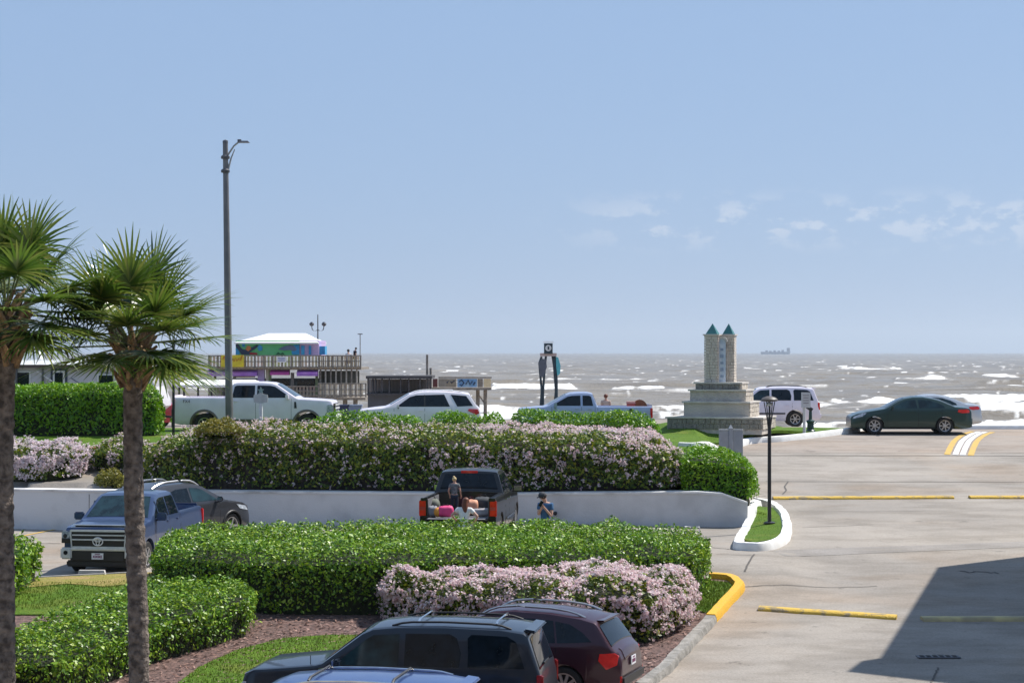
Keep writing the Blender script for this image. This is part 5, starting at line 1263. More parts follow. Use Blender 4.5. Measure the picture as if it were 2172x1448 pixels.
# ---------------------------------------------------------------- pier building
WOOD = mat('grey_timber', (.3, .26, .22), .9, c2=(.16, .14, .12), scale=5, bump=.4); TAN = mat('tan_board', (.72, .6, .38), .8, c2=(.6, .48, .3), scale=5)
def pbox(t, name, px0, py0, px1, py1, Y, depth, m, Yo=None, parent=None, d0=0.0):
    x0, x1 = PX(px0, Y), PX(px1, Y); z1, z0_ = PZ(py0, Y), PZ(py1, Y); L = t.location
    mb = MB(); mb.bbox((x0 - L.x, Y + d0 - L.y, z0_ - L.z), (x1 - L.x, Y + d0 + depth - L.y, z1 - L.z)); return mb.build(name, m, parent or t)
YP_ = 180.0; X0 = PX(600, YP_); t = sroot('pier_building', X0, YP_ + 3, -3.0, 'painted two-storey pier building with a white hip roof', 'building')
GREENW = mat('mural_green', (.09, .42, .13), .7, c2=(.14, .5, .22), scale=.9); PINK = mat('mural_pink', (.5, .06, .3), .7); PURP = mat('purple_paint', (.32, .12, .5), .7, c2=(.42, .2, .55), scale=2)
LIL = mat('lilac_paint', (.55, .42, .68), .7); BLUEW = mat('mural_blue', (.02, .2, .45), .7, c2=(.05, .35, .6), scale=1.5); DKW = mat('mural_dark', (.03, .05, .09), .7); ORG = mat('mural_orange', (.6, .2, .06), .7)
w = pbox(t, 'upper_storey', 500, 722, 635, 754, YP_, 7, GREENW)
pbox(t, 'side_room', 635.1, 722, 676, 754, YP_, 6.8, LIL, d0=.1)
for a, b in ((639, 646), (655, 660)): pbox(t, 'window', a, 733, b, 752, YP_, .2, BLUEW, d0=-.06)
# hip roof
x0, x1 = PX(497, YP_) - X0, PX(676, YP_) - X0; zr = PZ(726, YP_) + 3; zr2 = PZ(706, YP_) + 3; xa, xb = PX(560, YP_) - X0, PX(640, YP_) - X0
mb = MB(); mb.add([(x0, -3.4, zr), (x1, -3.4, zr), (x1, 4.4, zr), (x0, 4.4, zr), (xa, .5, zr2), (xb, .5, zr2), (x0, -3.4, zr - .12), (x1, -3.4, zr - .12), (x1, 4.4, zr - .12), (x0, 4.4, zr - .12)], [(0, 1, 5, 4), (1, 2, 5), (2, 3, 4, 5), (3, 0, 4), (0, 6, 7, 1), (1, 7, 8, 2), (2, 8, 9, 3), (3, 9, 6, 0), (9, 8, 7, 6)])
mb.build('roof', mat('white_membrane', (.85, .85, .84), .6, c2=(.78, .78, .77), scale=.8), t)
def flat(parent, name, pts, m, Y, d=-.04, t_=t):
    L = t_.location; mb = MB(); mb.prism([(PX(a, Y) - L.x, PZ(b, Y) - L.z) for a, b in pts], Y - L.y + d, Y - L.y + d + .03, M=XZ); return mb.build(name, m, parent)
flat(w, 'mural_shape', [(500, 727), (503, 727), (514, 740), (523, 742), (535, 736), (545, 731), (549, 733), (540, 741), (530, 746), (545, 752), (512, 752), (508, 744), (500, 735)], DKW, YP_, -.07)
flat(w, 'mural_shape', [(521, 741), (525, 733), (531, 734), (533, 740), (527, 745)], ORG, YP_, -.1)
flat(w, 'mural_shape', [(546, 735), (551, 730), (557, 736), (556, 743), (549, 744)], BLUEW, YP_, -.055)
flat(w, 'mural_shape', [(500, 738), (504, 740), (509, 748), (507, 752), (500, 752)], BLUEW, YP_, -.055)
flat(w, 'mural_shape', [(513, 729), (520, 729), (519, 736), (514, 735)], BLUEW, YP_, -.055)
flat(w, 'mural_shape', [(590, 741), (600, 735), (615, 731), (624, 733), (630, 741), (624, 745), (615, 742), (602, 743)], mat('mural_grey', (.13, .17, .27), .7), YP_, -.07)
flat(w, 'mural_shape', [(622, 731), (635, 731), (635, 752), (620, 752), (618, 745), (627, 742)], BLUEW, YP_, -.055)
flat(w, 'mural_shape', [(585, 752), (590, 746), (595, 750), (600, 747), (604, 752)], mat('mural_dark_green', (.02, .14, .05), .7), YP_, -.055)
flat(w, 'mural_shape', [(530, 747), (545, 748), (547, 752), (530, 752)], mat('mural_red', (.35, .02, .03), .7), YP_, -.11)
# lower storey
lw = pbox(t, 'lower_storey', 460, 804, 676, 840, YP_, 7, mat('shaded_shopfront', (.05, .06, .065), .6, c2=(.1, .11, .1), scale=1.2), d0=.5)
for a, b, m_ in ((548, 562, LIL), (565, 571, mat('cream_column', (.6, .55, .4), .7)), (571, 576, mat('olive_column', (.22, .26, .12), .7)), (618, 624, WOOD), (670, 675, mat('olive_column', (.2, .2, .2), .7)), (496, 500, WOOD), (455, 459, WOOD)): pbox(t, 'column', a, 782 if a in (548, 565, 571) else 790, b, 840, YP_, .5, m_, d0=-.5)
pbox(t, 'shop_counter', 498, 797, 540, 800, YP_, .3, mat('yellow_shelf', (.45, .36, .05), .7), d0=.15)
for a, b in ((478, 492), (505, 540), (580, 612), (630, 665)): pbox(t, 'shop_window', a, 806, b, 826, YP_, .1, GLASS, d0=.42)
for a, b, m_ in ((443, 548, PURP), (576, 616, PINK), (632, 676, PURP)):
    L = t.location; x0_, x1_ = PX(a, YP_) - L.x, PX(b, YP_) - L.x; za, zb_ = PZ(782, YP_) - L.z, PZ(790, YP_) - L.z; zc_ = PZ(797 if m_ is not PINK else 795, YP_) - L.z
    mb = MB(); mb.add([(x0_, -3.3, za), (x1_, -3.3, za), (x1_, -4.2, zb_), (x0_, -4.2, zb_), (x0_, -4.2, zc_), (x1_, -4.2, zc_), (x0_, -3.3, zc_), (x1_, -3.3, zc_)], [(0, 1, 2, 3), (3, 2, 5, 4), (4, 5, 7, 6), (0, 3, 4, 6), (1, 7, 5, 2), (0, 6, 7, 1)]); mb.build('awning', m_, t)
pbox(t, 'vent_box', 676.2, 734, 688, 752, YP_, 2, BLUEW, d0=.5)
# deck
d_ = sroot('pier_deck', PX(600, 179), 180, -3.0, 'timber pier decks with slatted railings around the painted building', 'pier')
pbox(d_, 'upper_floor', 443, 779, 766, 784, YP_ - 1, 10, WOOD); pbox(d_, 'lower_floor', 443, 843, 775, 848, YP_ - 3, 14, WOOD)
pbox(d_, 'back_wall', 676.5, 786, 762, 815, YP_ + 3, .3, mat('dark_store_wall', (.07, .08, .075), .7, c2=(.13, .13, .11), scale=1.5))
def railing(px0, px1, py0, py1, Yr, nb, slat, m_, post=WOOD, rails_=True):
    L = d_.location; r = MB()
    z1, z0_ = PZ(py0, Yr) - L.z, PZ(py1, Yr) - L.z; x0_, x1_ = PX(px0, Yr) - L.x, PX(px1, Yr) - L.x; y_ = Yr - L.y
    r.bbox((x0_, y_ - .08, z1 - .1), (x1_, y_ + .08, z1)); r.bbox((x0_, y_ - .04, z0_ + .1), (x1_, y_ + .04, z0_ + .2)); r.bbox((x0_, y_ - .03, lerp(z0_, z1, .5)), (x1_, y_ + .03, lerp(z0_, z1, .5) + .08))
    for i in range(nb + 1):
        x = lerp(x0_, x1_, i / nb); r.box((x, y_, (z0_ + z1) / 2), (.13, .13, z1 - z0_))
    o = r.build('railing', post, d_)
    s2 = MB(); n_ = int((x1_ - x0_) / slat)
    for i in range(n_): s2.box((x0_ + (i + .5) * slat, y_ + .1, (z0_ + z1) / 2 - .03), (slat * .62, .04, (z1 - z0_) * .86))
    s2.build('slats', m_, o); return o
railing(676, 765, 753, 781, 178.8, 9, .17, TAN); railing(443, 676, 753, 782, 178.7, 12, .30, mat('painted_slats', (.42, .48, .22), .8, c2=(.6, .42, .35), scale=.6))
railing(676, 776, 812, 842, 176.8, 9, .28, mat('pale_slats', (.78, .7, .56), .8, c2=(.6, .52, .4), scale=2)); railing(443, 676, 818, 842, 176.7, 10, .3, mat('mixed_slats', (.28, .2, .2), .8, c2=(.2, .25, .14), scale=.7))
for i, px in enumerate(range(678, 766, 11)): pbox(d_, 'post', px, 784, px + 3, 843, 179.2, .25, mat('pale_post', (.42, .38, .33), .8) if i % 2 else WOOD)
for i, px in enumerate(range(446, 776, 22)):
    L = d_.location; mb = MB(); mb.tube([(PX(px, 178) - L.x, -2, -.5), (PX(px, 178) - L.x, -2, PZ(848, 178) - L.z)], .2, 8); mb.build('pile', WOOD, d_)
# banner and sign hung on the railing
t = sroot('banner', PX(493, 178.2), 178.2, PZ(778, 178.2), 'yellow banner with orange script hanging on the pier railing', 'banner')
yb = mat('banner_yellow', (.75, .58, .02), .6, c2=(.55, .45, .02), scale=2)
mb = MB(); hw, hh = PX(517, 178) - PX(493, 178), 1.05; mb.box((0, -.02, hh / 2), (hw * 2, .04, hh)); mb.build('cloth', yb, t)
mb = MB()
sc_ = [(-.85, .6), (-.7, .85), (-.6, .35), (-.45, .65), (-.35, .4), (-.2, .68), (-.1, .4), (.05, .62), (.15, .42), (.3, .8), (.4, .42), (.55, .66), (.7, .5), (.88, .92)]
mb.tube([(a * hw, -.07, b * 1.05 + .05) for a, b in sc_], .045, 5); mb.build('script', mat('banner_orange', (.55, .15, .02), .6), t)
t = sroot('notice_sign', PX(597, 178.3), 178.3, PZ(768, 178.3), 'small white notice with blue lines on the pier railing', 'sign')
mb = MB(); mb.box((0, 0, .24), (.85, .05, .5)); mb.build('board', WHITEM, t)
mb = MB()
for z_, w_ in ((.36, .6), (.25, .5), (.13, .62)):
    x = -w_ / 2
    while x < w_ / 2: mb.box((x + .04, -.035, z_), (.07, .02, .06)); x += .11
mb.build('lettering', mat('notice_blue', (.08, .1, .4), .6), t)
# globe lamp and thin pole on the pier
Y = 181; t = sroot('globe_lamp', PX(665, Y), Y + 4, PZ(722, Y), 'black twin-arm lamp with globes above the pier roof', 'street lamp')
h = PZ(665, Y) - PZ(722, Y)
mb = MB(); mb.tube([(0, 0, -1.2), (0, 0, h)], [.07, .04], 8); mb.build('pole', BLKM, t)
for sg in (1, -1):
    mb = MB(); mb.tube([(0, 0, h * .42), (sg * .28, 0, h * .36), (sg * .5, 0, h * .42), (sg * .56, 0, h * .55)], .045, 6); a_ = mb.build('arm', BLKM, t)
    mb = MB(); mb.lathe([(.08, 0), (.2, .1), (.22, .25), (.12, .36), (.04, .4)], (sg * .56, 0, h * .55), 10); mb.build('lamp_globe', mat('dark_globe', (.04, .04, .05), .2), a_)
t = sroot('thin_pole', PX(763, 179), 179.5, PZ(781, 179), 'thin pole with a flat cap at the pier corner', 'pole')
mb = MB(); mb.tube([(0, 0, 0), (0, 0, 3.0)], .05, 6); mb.build('pole', GALV, t); mb = MB(); mb.box((0, 0, 3.03), (.42, .2, .08)); mb.build('cap', METAL, t)

# pavilion and platform
Y = 150.0; t = sroot('beach_pavilion', PX(845, Y), Y, -2.0, 'dark flat-roofed timber shelter left of the platform', 'shelter')
DT = mat('dark_timber', (.07, .065, .07), .8, c2=(.04, .04, .045), scale=3)
pbox(t, 'roof', 776, 797, 916, 803, Y - 1, 6, DT); pbox(t, 'floor', 778, 834, 914, 838, Y - 1, 6, DT)
for px in (779, 789, 795, 808, 824, 848, 865, 889, 905, 912): pbox(t, 'post', px, 803, px + 3.4, 834, Y - .8, .25, DT)
pbox(t, 'base_wall', 780, 838, 914, 878, Y, 4.5, mat('slate_boards', (.1, .11, .14), .8, c2=(.08, .085, .1), scale=1))
bw = pbox(t, 'slatted_screen', 781, 804, 912, 833, Y + 4, .1, mat('screen_backing', (.25, .22, .21), .8))
mb = MB(); L = t.location
for i in range(44): mb.box((PX(783 + i * 2.95, Y + 3.8) - L.x, 3.85, PZ(818, Y) - L.z), (.05, .06, 1.0))
mb.build('screen_slats', mat('pinkish_slats', (.5, .42, .38), .8, c2=(.38, .35, .34), scale=2), bw)
for px, a, hgt in ((906, 'tall weathered mooring pole behind the dark shelter', 752), (913.5, 'short weathered mooring pole beside the taller one', 780)):
    t = sroot('mooring_pole', PX(px, 156), 156, -3, a, 'pole'); mb = MB(); mb.tube([(0, 0, 0), (0, 0, PZ(hgt, 156) + 3)], .09, 8); mb.build('pole', WOOD, t)
t = sroot('fishing_platform', PX(985, Y), Y, -3.0, 'small timber platform with blue graffiti on its railing boards', 'platform')
pbox(t, 'floor', 916, 822, 1042, 827, Y, 4, WOOD)
r_ = pbox(t, 'railing', 930, 799, 1043, 802, Y - .1, .2, WOOD)
for a, b, m_ in ((918, 928, mat('dark_red_board', (.16, .05, .05), .8)), (930, 947, mat('tan_grey_board', (.3, .27, .23), .8)), (947, 968, mat('brown_board', (.22, .18, .13), .8, c2=(.34, .3, .24), scale=1.2)), (970, 1012, mat('blue_graffiti', (.12, .3, .58), .7, c2=(.3, .45, .6), scale=1.2)), (1013, 1024, WOOD), (1026, 1041, TAN)): pbox(t, 'rail_board', a, 803, b, 821, Y, .08, m_)
mb = MB(); L = t.location
for i, pp in enumerate(([(948, 812), (953, 806), (958, 812), (964, 807)], [(974, 810), (979, 805), (984, 812), (979, 818), (975, 815)], [(988, 815), (993, 806), (997, 816), (1002, 808)], [(1004, 816), (1008, 810)])):
    mb.tube([(PX(a, Y) - L.x, -.05, PZ(b, Y) - L.z) for a, b in pp], .05, 4)
mb.build('graffiti', mat('graffiti_dark', (.04, .07, .14), .7), r_)
for px in (1013, 1029): 
    L = t.location; mb = MB(); mb.tube([(PX(px, Y) - L.x, 1, 0), (PX(px, Y) - L.x, 1, PZ(826, Y) - L.z)], .14, 8); mb.build('pile', WOOD, t)
mb = MB(); mb.bar((PX(1013, Y) - L.x, 1, PZ(835, Y) - L.z), (PX(1029, Y) - L.x, 1, PZ(858, Y) - L.z), .1, .1); mb.build('brace', WOOD, t)

# white-roofed open shelter behind the white pickup
Y = 98; t = sroot('roofed_shelter', PX(462, Y), Y + 1.5, 2.35, 'white-roofed open shelter behind the bed of the white pickup', 'shelter')
L = t.location; x0, x1 = PX(374, Y) - L.x, PX(552, Y) - L.x; za, zb_ = PZ(806, Y) - L.z, PZ(816, Y) - L.z
mb = MB(); mb.add([(x0, -1.6, zb_), (x1, -1.6, zb_), (x1, 1.6, zb_), (x0, 1.6, zb_), (x0 + .3, -.3, za), (x1 - .5, -.3, za), (x1 - .5, .3, za), (x0 + .3, .3, za), (x0, -1.6, zb_ - .12), (x1, -1.6, zb_ - .12), (x1, 1.6, zb_ - .12), (x0, 1.6, zb_ - .12)], [(0, 1, 5, 4), (1, 2, 6, 5), (2, 3, 7, 6), (3, 0, 4, 7), (4, 5, 6, 7), (0, 8, 9, 1), (1, 9, 10, 2), (2, 10, 11, 3), (3, 11, 8, 0), (8, 11, 10, 9)]); mb.build('roof', MATS['white_membrane'], t)
for px in (378, 388, 418, 447, 474, 500, 528, 548): pbox(t, 'post', px, 817, px + 3.5, 888, Y, .14, DT)
for px in (378, 447, 500, 548): pbox(t, 'post', px, 817, px + 3.5, 888, Y + 2.8, .14, DT)
pbox(t, 'low_panel', 376, 846, 550, 880, Y + .05, .08, mat('grey_blue_panel', (.2, .21, .25), .7))
# bins
for px, m_, lab in ((727, mat('navy_plastic', (.03, .04, .1), .5), 'navy blue wheeled bin right of the white pickup bonnet'), (754, mat('blue_grey_plastic', (.2, .25, .35), .5), 'blue-grey bin beside the navy one')):
    t = sroot('wheeled_bin', PX(px, 90), 90, 2.62, lab, 'bin', 'bins beside the white pickup')
    mb = MB(); mb.box((0, 0, .5), (.56, .6, 1.0), M=Matrix.Identity(4), taper=1.0); mb.build('body', m_, t)
    mb = MB(); mb.box((0, 0, 1.03), (.62, .66, .06)); mb.box((0, .3, 1.0), (.5, .08, .05)); mb.build('lid', m_, t)
    mb = MB(); mb.tube([(-.2, .3, .1), (.2, .3, .1)], .1, 10); mb.build('wheel', RUBBER, t)

# ---------------------------------------------------------------- travel trailer
Y = 88.0; X0 = PX(160, Y); t = sroot('travel_trailer', X0, Y + 1.2, 2.7, 'long white travel trailer behind the box-shaped hedge', 'trailer')
L = t.location
def tq(px, py): return (PX(px, Y) - L.x, PZ(py, Y) - L.z)
WT = mat('trailer_side', (.6, .58, .6), .45, c2=(.55, .53, .56), scale=.7)
prof = [tq(-180, 768), tq(308, 770), tq(316, 790), tq(330, 820), tq(342, 848), tq(343, 862), tq(320, 880), tq(-180, 882)]
mb = MB(); mb.prism([(a, b) for a, b in prof], -1.2, 1.2, M=XZ); bd = mb.build('body', WT, t)
mb = MB(); mb.prism([tq(309, 772), tq(316, 790), tq(330, 820), tq(341, 848), tq(337, 852), tq(318, 812), tq(306, 784)], -1.215, 1.215, M=XZ); mb.build('front_cap', WHITEM, t)
mb = MB(); mb.prism([tq(-182, 763), tq(250, 763), tq(310, 768), tq(310, 771.5), tq(-182, 771.5)], -1.3, 1.3, M=XZ); mb.build('roof', mat('trailer_roof', (.82, .82, .8), .5), t)
xa_, za_ = tq(-182, 763); xb_, zb2 = tq(262, 773)
mb = MB(); mb.add([(xa_, -1.25, za_ + .02), (xb_, -1.25, za_ + .02), (xb_, -1.6, zb2), (xa_, -1.6, zb2), (xa_, -1.3, zb2 - .02), (xb_, -1.3, zb2 - .02)], [(0, 1, 2, 3), (3, 2, 5, 4), (0, 3, 4), (1, 5, 2), (0, 4, 5, 1)]); mb.build('sunlit_roof_edge', MATS['trailer_roof'], t)  # sloped white strip added so the roof edge catches the sun
mb = MB(); mb.bbox((tq(30, 0)[0], -1.5, tq(0, 780)[1]), (tq(245, 0)[0], -1.31, tq(0, 774)[1])); mb.build('awning_roll', mat('taupe_roll', (.13, .1, .1), .7), t)
for a in (34, 90): mb = MB(); mb.bbox((tq(a, 0)[0], -1.36, tq(0, 870)[1]), (tq(a, 0)[0] + .09, -1.28, tq(0, 779)[1])); mb.build('awning_arm', METAL, t)
mb = MB(); mb.bar((tq(78, 0)[0], -1.34, tq(0, 786)[1]), (tq(112, 0)[0], -1.34, tq(0, 808)[1]), .03, .05); mb.build('awning_arm', WHITEM, t)
mb = MB(); mb.prism([tq(150, 802), tq(152, 801), tq(176, 817), tq(174, 818)], -1.23, -1.2, M=XZ); mb.prism([tq(190, 781), tq(232, 791), tq(247, 800), tq(232, 794)], -1.23, -1.2, M=XZ); mb.build('side_stripe', mat('stripe_grey', (.2, .2, .26), .5), t)
def win(px0, py0, px1, py1, nm='window', frame=WHITEM, g=GLASS):
    a, b = tq(px0, py0), tq(px1, py1); mb = MB(); mb.bbox((a[0] - .07, -1.24, b[1] - .07), (b[0] + .07, -1.2, a[1] + .07)); f = mb.build(nm, frame, t)
    mb = MB(); mb.bbox((a[0], -1.262, b[1]), (b[0], -1.235, a[1])); mb.build('pane', g, f); return f
win(34, 790, 62, 822); win(210, 796, 240, 818)
for i in range(4): win(-160 + i * 45, 790, -130 + i * 45, 815)
a, b = tq(108, 781), tq(143, 872); mb = MB(); mb.bbox((a[0], -1.25, b[1]), (b[0], -1.2, a[1])); fr = mb.build('door_frame', mat('door_frame_navy', (.05, .06, .1), .5), t)
mb = MB(); mb.bbox((a[0] + .1, -1.275, b[1]), (b[0] - .1, -1.245, a[1] - .1)); dr_ = mb.build('door', WHITEM, fr)
a, b = tq(117, 790), tq(134, 815); mb = MB(); mb.bbox((a[0], -1.3, b[1]), (b[0], -1.27, a[1])); mb.build('pane', GLASS, t)
for px0, px1, py in ((36, 76, 745), (218, 250, 757), (-90, -60, 752)):
    mb = MB(); a = tq(px0, 763); b = tq(px1, py); mb.box(((a[0] + b[0]) / 2, 0, (a[1] + b[1]) / 2 - .03), (b[0] - a[0], .8, b[1] - a[1] + .06), taper=.75); mb.build('air_conditioner', WHITEM, t)
for px in (60, 100): 
    mb = MB(); mb.lathe([(.2, -.1), (.36, -.12), (.38, 0), (.36, .12), (.2, .1)], (tq(px, 0)[0], -1.05, .38), 18, M=Matrix.Rotation(math.radians(90), 4, 'X')); mb.build('wheel', RUBBER, t)
mb = MB(); mb.bar((tq(330, 0)[0], 0, .5), (tq(362, 0)[0], 0, .45), .12, .1); mb.tube([(tq(356, 0)[0], 0, 0), (tq(356, 0)[0], 0, .8)], .05, 8); mb.build('hitch', BLKM, t)

# ---------------------------------------------------------------- ships on the horizon
Y = 9000.0; t = sroot('cargo_ship', PX(1643, Y), Y, -2.5, 'faint cargo ship on the horizon right of the monument', 'ship')
HG = mat('hazed_ship_grey', (.3, .34, .42), .7)  # pale blue-grey: distance haze partly painted into the ship's colour
k = Y / F
mb = MB(); mb.M = None; mb.prism([(-28 * k, 0), (30 * k, 0), (33 * k, 5.2 * k), (-29 * k, 5.2 * k)], -16, 16, M=XZ); mb.build('hull', HG, t)
mb = MB(); mb.box((29 * k, 0, 9.6 * k), (5 * k, 26, 8 * k)); mb.build('bridge', HG, t)
mb = MB()
for a, hh in ((-17, 3), (-9, 2), (0, 3), (9, 2.4), (17, 4)): mb.box((a * k, 0, 5.2 * k + hh * k / 2), (4.2 * k, 20, hh * k))
mb.build('deck_cargo', HG, t)

# ---------------------------------------------------------------- off-frame hotel wing that casts the big shadow
rad = math.radians; dv = Vector((math.cos(rad(SUN_AZ)), math.sin(rad(SUN_AZ)), 0)); hb = 12.0
sp = [gp(2172, 1180)]
a_ = gp(1968, 1205); b_ = gp(1882, 1398); b2 = gp(1846, 1398); c_ = gp(1820, 1420); d2 = gp(2075, 1448)
fpt = []
def base_at(p, h=hb):
    q_ = Vector((p[0], p[1], 0)) + dv * ((h) / math.tan(rad(SUN_EL))); return (q_.x, q_.y)
A, B, B2, C, D2 = [base_at(p) for p in (a_, b_, b2, c_, d2)]
far = (A[0] + 14, A[1] + 14 * .5773); D3 = (D2[0] + 16, D2[1] - 12)
foot = [A, B, B2, C, D2, D3, (far[0] + 8, far[1] - 8), far]
t = empty('hotel_wing', (A[0], A[1], 0), label='pale hotel wing standing just outside the frame on the right', cat='building')
mb = MB(); mb.prism([(x - A[0], y - A[1]) for x, y in foot], -2, hb - .9); mb.build('wall', mat('hotel_render', (.6, .56, .5), .85, c2=(.52, .49, .44), scale=.5), t)
mb = MB(); mb.prism([(x - A[0], y - A[1]) for x, y in foot], hb - .89, hb + .2); mb.build('roof', mat('hotel_roof', (.5, .48, .45), .85), t)
e1 = Vector((B[0] - A[0], B[1] - A[1], 0)); L1 = e1.length; dn = e1.normalized(); nn = Vector((dn.y, -dn.x, 0));
if nn.x > 0: nn = -nn
for fl in range(3):
    for i in range(3):
        p = dn * (L1 * (i + .5) / 3) + nn * .02; mb = MB(); mb.box((0, 0, 0), (1.3, .08, 1.5), rz=math.atan2(dn.y, dn.x)); o = mb.build('window', WHITEM, t); o.location = (p.x, p.y, 2.6 + fl * 3.1)
        mb = MB(); mb.box((0, 0, 0), (1.15, .12, 1.35), rz=math.atan2(dn.y, dn.x)); mb.build('pane', GLASS, o)

# ---------------------------------------------------------------- luggage and gear
def soft(name, label, cat, loc, sz, m, rz=0, parts=None, lump=.12, seed=1):
    bm = bmesh.new(); bmesh.ops.create_icosphere(bm, subdivisions=3, radius=.5)
    rs = np.random.RandomState(seed); o1, o2, o3 = rs.uniform(0, 9, 3)
    for v in bm.verts:
        c = v.co.normalized(); k_ = (abs(c.x) ** 4 + abs(c.y) ** 4 + abs(c.z) ** 4) ** -.25
        nz = float(vnoise(c.x * 2.2 + o1, c.y * 2.2 + o2, c.z * 2.2 + o3)) - .5
        v.co = Vector((c.x * k_ * sz[0] / 2, c.y * k_ * sz[1] / 2, c.z * k_ * sz[2] / 2)) * (1 + lump * nz * 2)
        v.co.z += sz[2] / 2
    me = bpy.data.meshes.new('bag_body'); bm.to_mesh(me); bm.free(); me.materials.append(m); sharpen(me, 50)
    t = empty(name, loc, rz, label=label, cat=cat); o = bpy.data.objects.new('bag_body', me); COL.objects.link(o); o.parent = t
    mb = MB(); mb.tube([(-sz[0] * .2, 0, sz[2] * .95), (-sz[0] * .12, 0, sz[2] * 1.15), (sz[0] * .12, 0, sz[2] * 1.15), (sz[0] * .2, 0, sz[2] * .95)], .015, 6); mb.build('handle', BLACKP, t)
    return t
fz = BTZ + .83
def bedp(px, Y): return (PX(px, Y), Y, fz)
t = soft('beach_bag', 'hot pink and orange bag at the tailgate of the black pickup', 'bag', bedp(945, 53.1), (.42, .34, .30), mat('hot_pink', (.75, .06, .22), .6), seed=2)
mb = MB(); mb.sph((-.2, -.04, .13), .13, sc=(.8, 1, 1)); mb.build('orange_side', mat('bag_orange', (.75, .3, .03), .6), t)
soft('duffel_bag', 'grey sack on the left of the pickup bed', 'bag', bedp(918, 53.3), (.26, .4, .28), mat('grey_cloth', (.25, .25, .28), .8), seed=3)
soft('duffel_bag', 'olive rucksack against the left bed wall of the black pickup', 'bag', bedp(917, 54.0), (.4, .5, .42), mat('olive_cloth', (.14, .15, .12), .8), seed=4)
soft('duffel_bag', 'dark bag on the right side of the black pickup bed', 'bag', bedp(1025, 54.2), (.5, .6, .45), mat('charcoal_cloth', (.05, .055, .06), .8), seed=5)
soft('beach_bag', 'pale orange bag behind the long-haired person', 'bag', bedp(1000, 53.9), (.34, .3, .4), mat('peach_cloth', (.7, .33, .2), .7), seed=6)
def hat(label, loc, m, r=.17, rx=0.0):
    t = empty('sun_hat', loc, label=label, cat='hat'); mb = MB(); mb.M = Matrix.Rotation(rx, 4, 'X')
    mb.lathe([(r, 0), (r, .01), (r * .55, .03), (r * .5, .1), (r * .3, .13), (.01, .135)], (0, 0, 0), 16); mb.build('crown', m, t); return t
o = soft('towel_roll', 'rolled pale grey towel lying over the bed gear', 'towel', bedp(1022, 53.5), (.5, .2, .2), mat('pale_towel', (.5, .47, .48), .8), rz=.3, seed=8)
# gear on the silver-blue pickup
Yt = 84.5
t = empty('cooler', (PX(1338, Yt), Yt, 2.6 + .76), label='red cooler standing in the silver-blue pickup bed', cat='cooler')
mb = MB(); mb.box((0, 0, .27), (.34, .4, .5)); mb.build('body', mat('cooler_red', (.5, .09, .07), .5), t); mb = MB(); mb.box((0, 0, .55), (.38, .44, .08), taper=.9); mb.build('lid', mat('cooler_pink', (.62, .25, .2), .5), t)
t = empty('beach_umbrella', (PX(1357, Yt), Yt + .1, 2.6 + .75), label='round brown beach umbrella folded out over the pickup tailgate', cat='umbrella')
mb = MB()
mb.prism([(.33 * math.cos(a), .3 + .38 * math.sin(a)) for a in [math.pi * i / 12 for i in range(13)]], -.1, .1, M=XZ); mb.build('canopy', mat('rust_canvas', (.3, .11, .05), .8, c2=(.2, .07, .03), scale=6), t)
mb = MB(); mb.tube([(0, 0, 0), (0, 0, .72)], .015, 6); mb.build('pole', WHITEM, t)

# ---------------------------------------------------------------- people
SKIN = mat('skin', (.55, .33, .24), .6, c2=(.48, .27, .2), scale=12)
def skinmesh(name, nodes, edges, m, parent, subd=2, root='pelvis'):
    names_ = list(nodes); me = bpy.data.meshes.new(name); me.from_pydata([nodes[n][0] for n in names_], [(names_.index(a), names_.index(b)) for a, b in edges], [])
    ob = bpy.data.objects.new(name, me); COL.objects.link(ob)
    md = ob.modifiers.new('s', 'SKIN'); md.use_smooth_shade = True
    for i, n in enumerate(names_):
        r = nodes[n][1]; r = (r, r) if not isinstance(r, tuple) else r
        me.skin_vertices[0].data[i].radius = r; me.skin_vertices[0].data[i].use_root = (n == root)
    sd = ob.modifiers.new('d', 'SUBSURF'); sd.levels = subd; sd.render_levels = subd
    dg = bpy.context.evaluated_depsgraph_get(); nm = bpy.data.meshes.new_from_object(ob.evaluated_get(dg)); bpy.data.objects.remove(ob)
    nm.materials.clear(); nm.materials.append(m)
    for p in nm.polygons: p.use_smooth = True
    o = bpy.data.objects.new(name, nm); COL.objects.link(o); o.parent = parent; return o
def lerpv(a, b, t): return tuple(lerp(x, y, t) for x, y in zip(a, b))
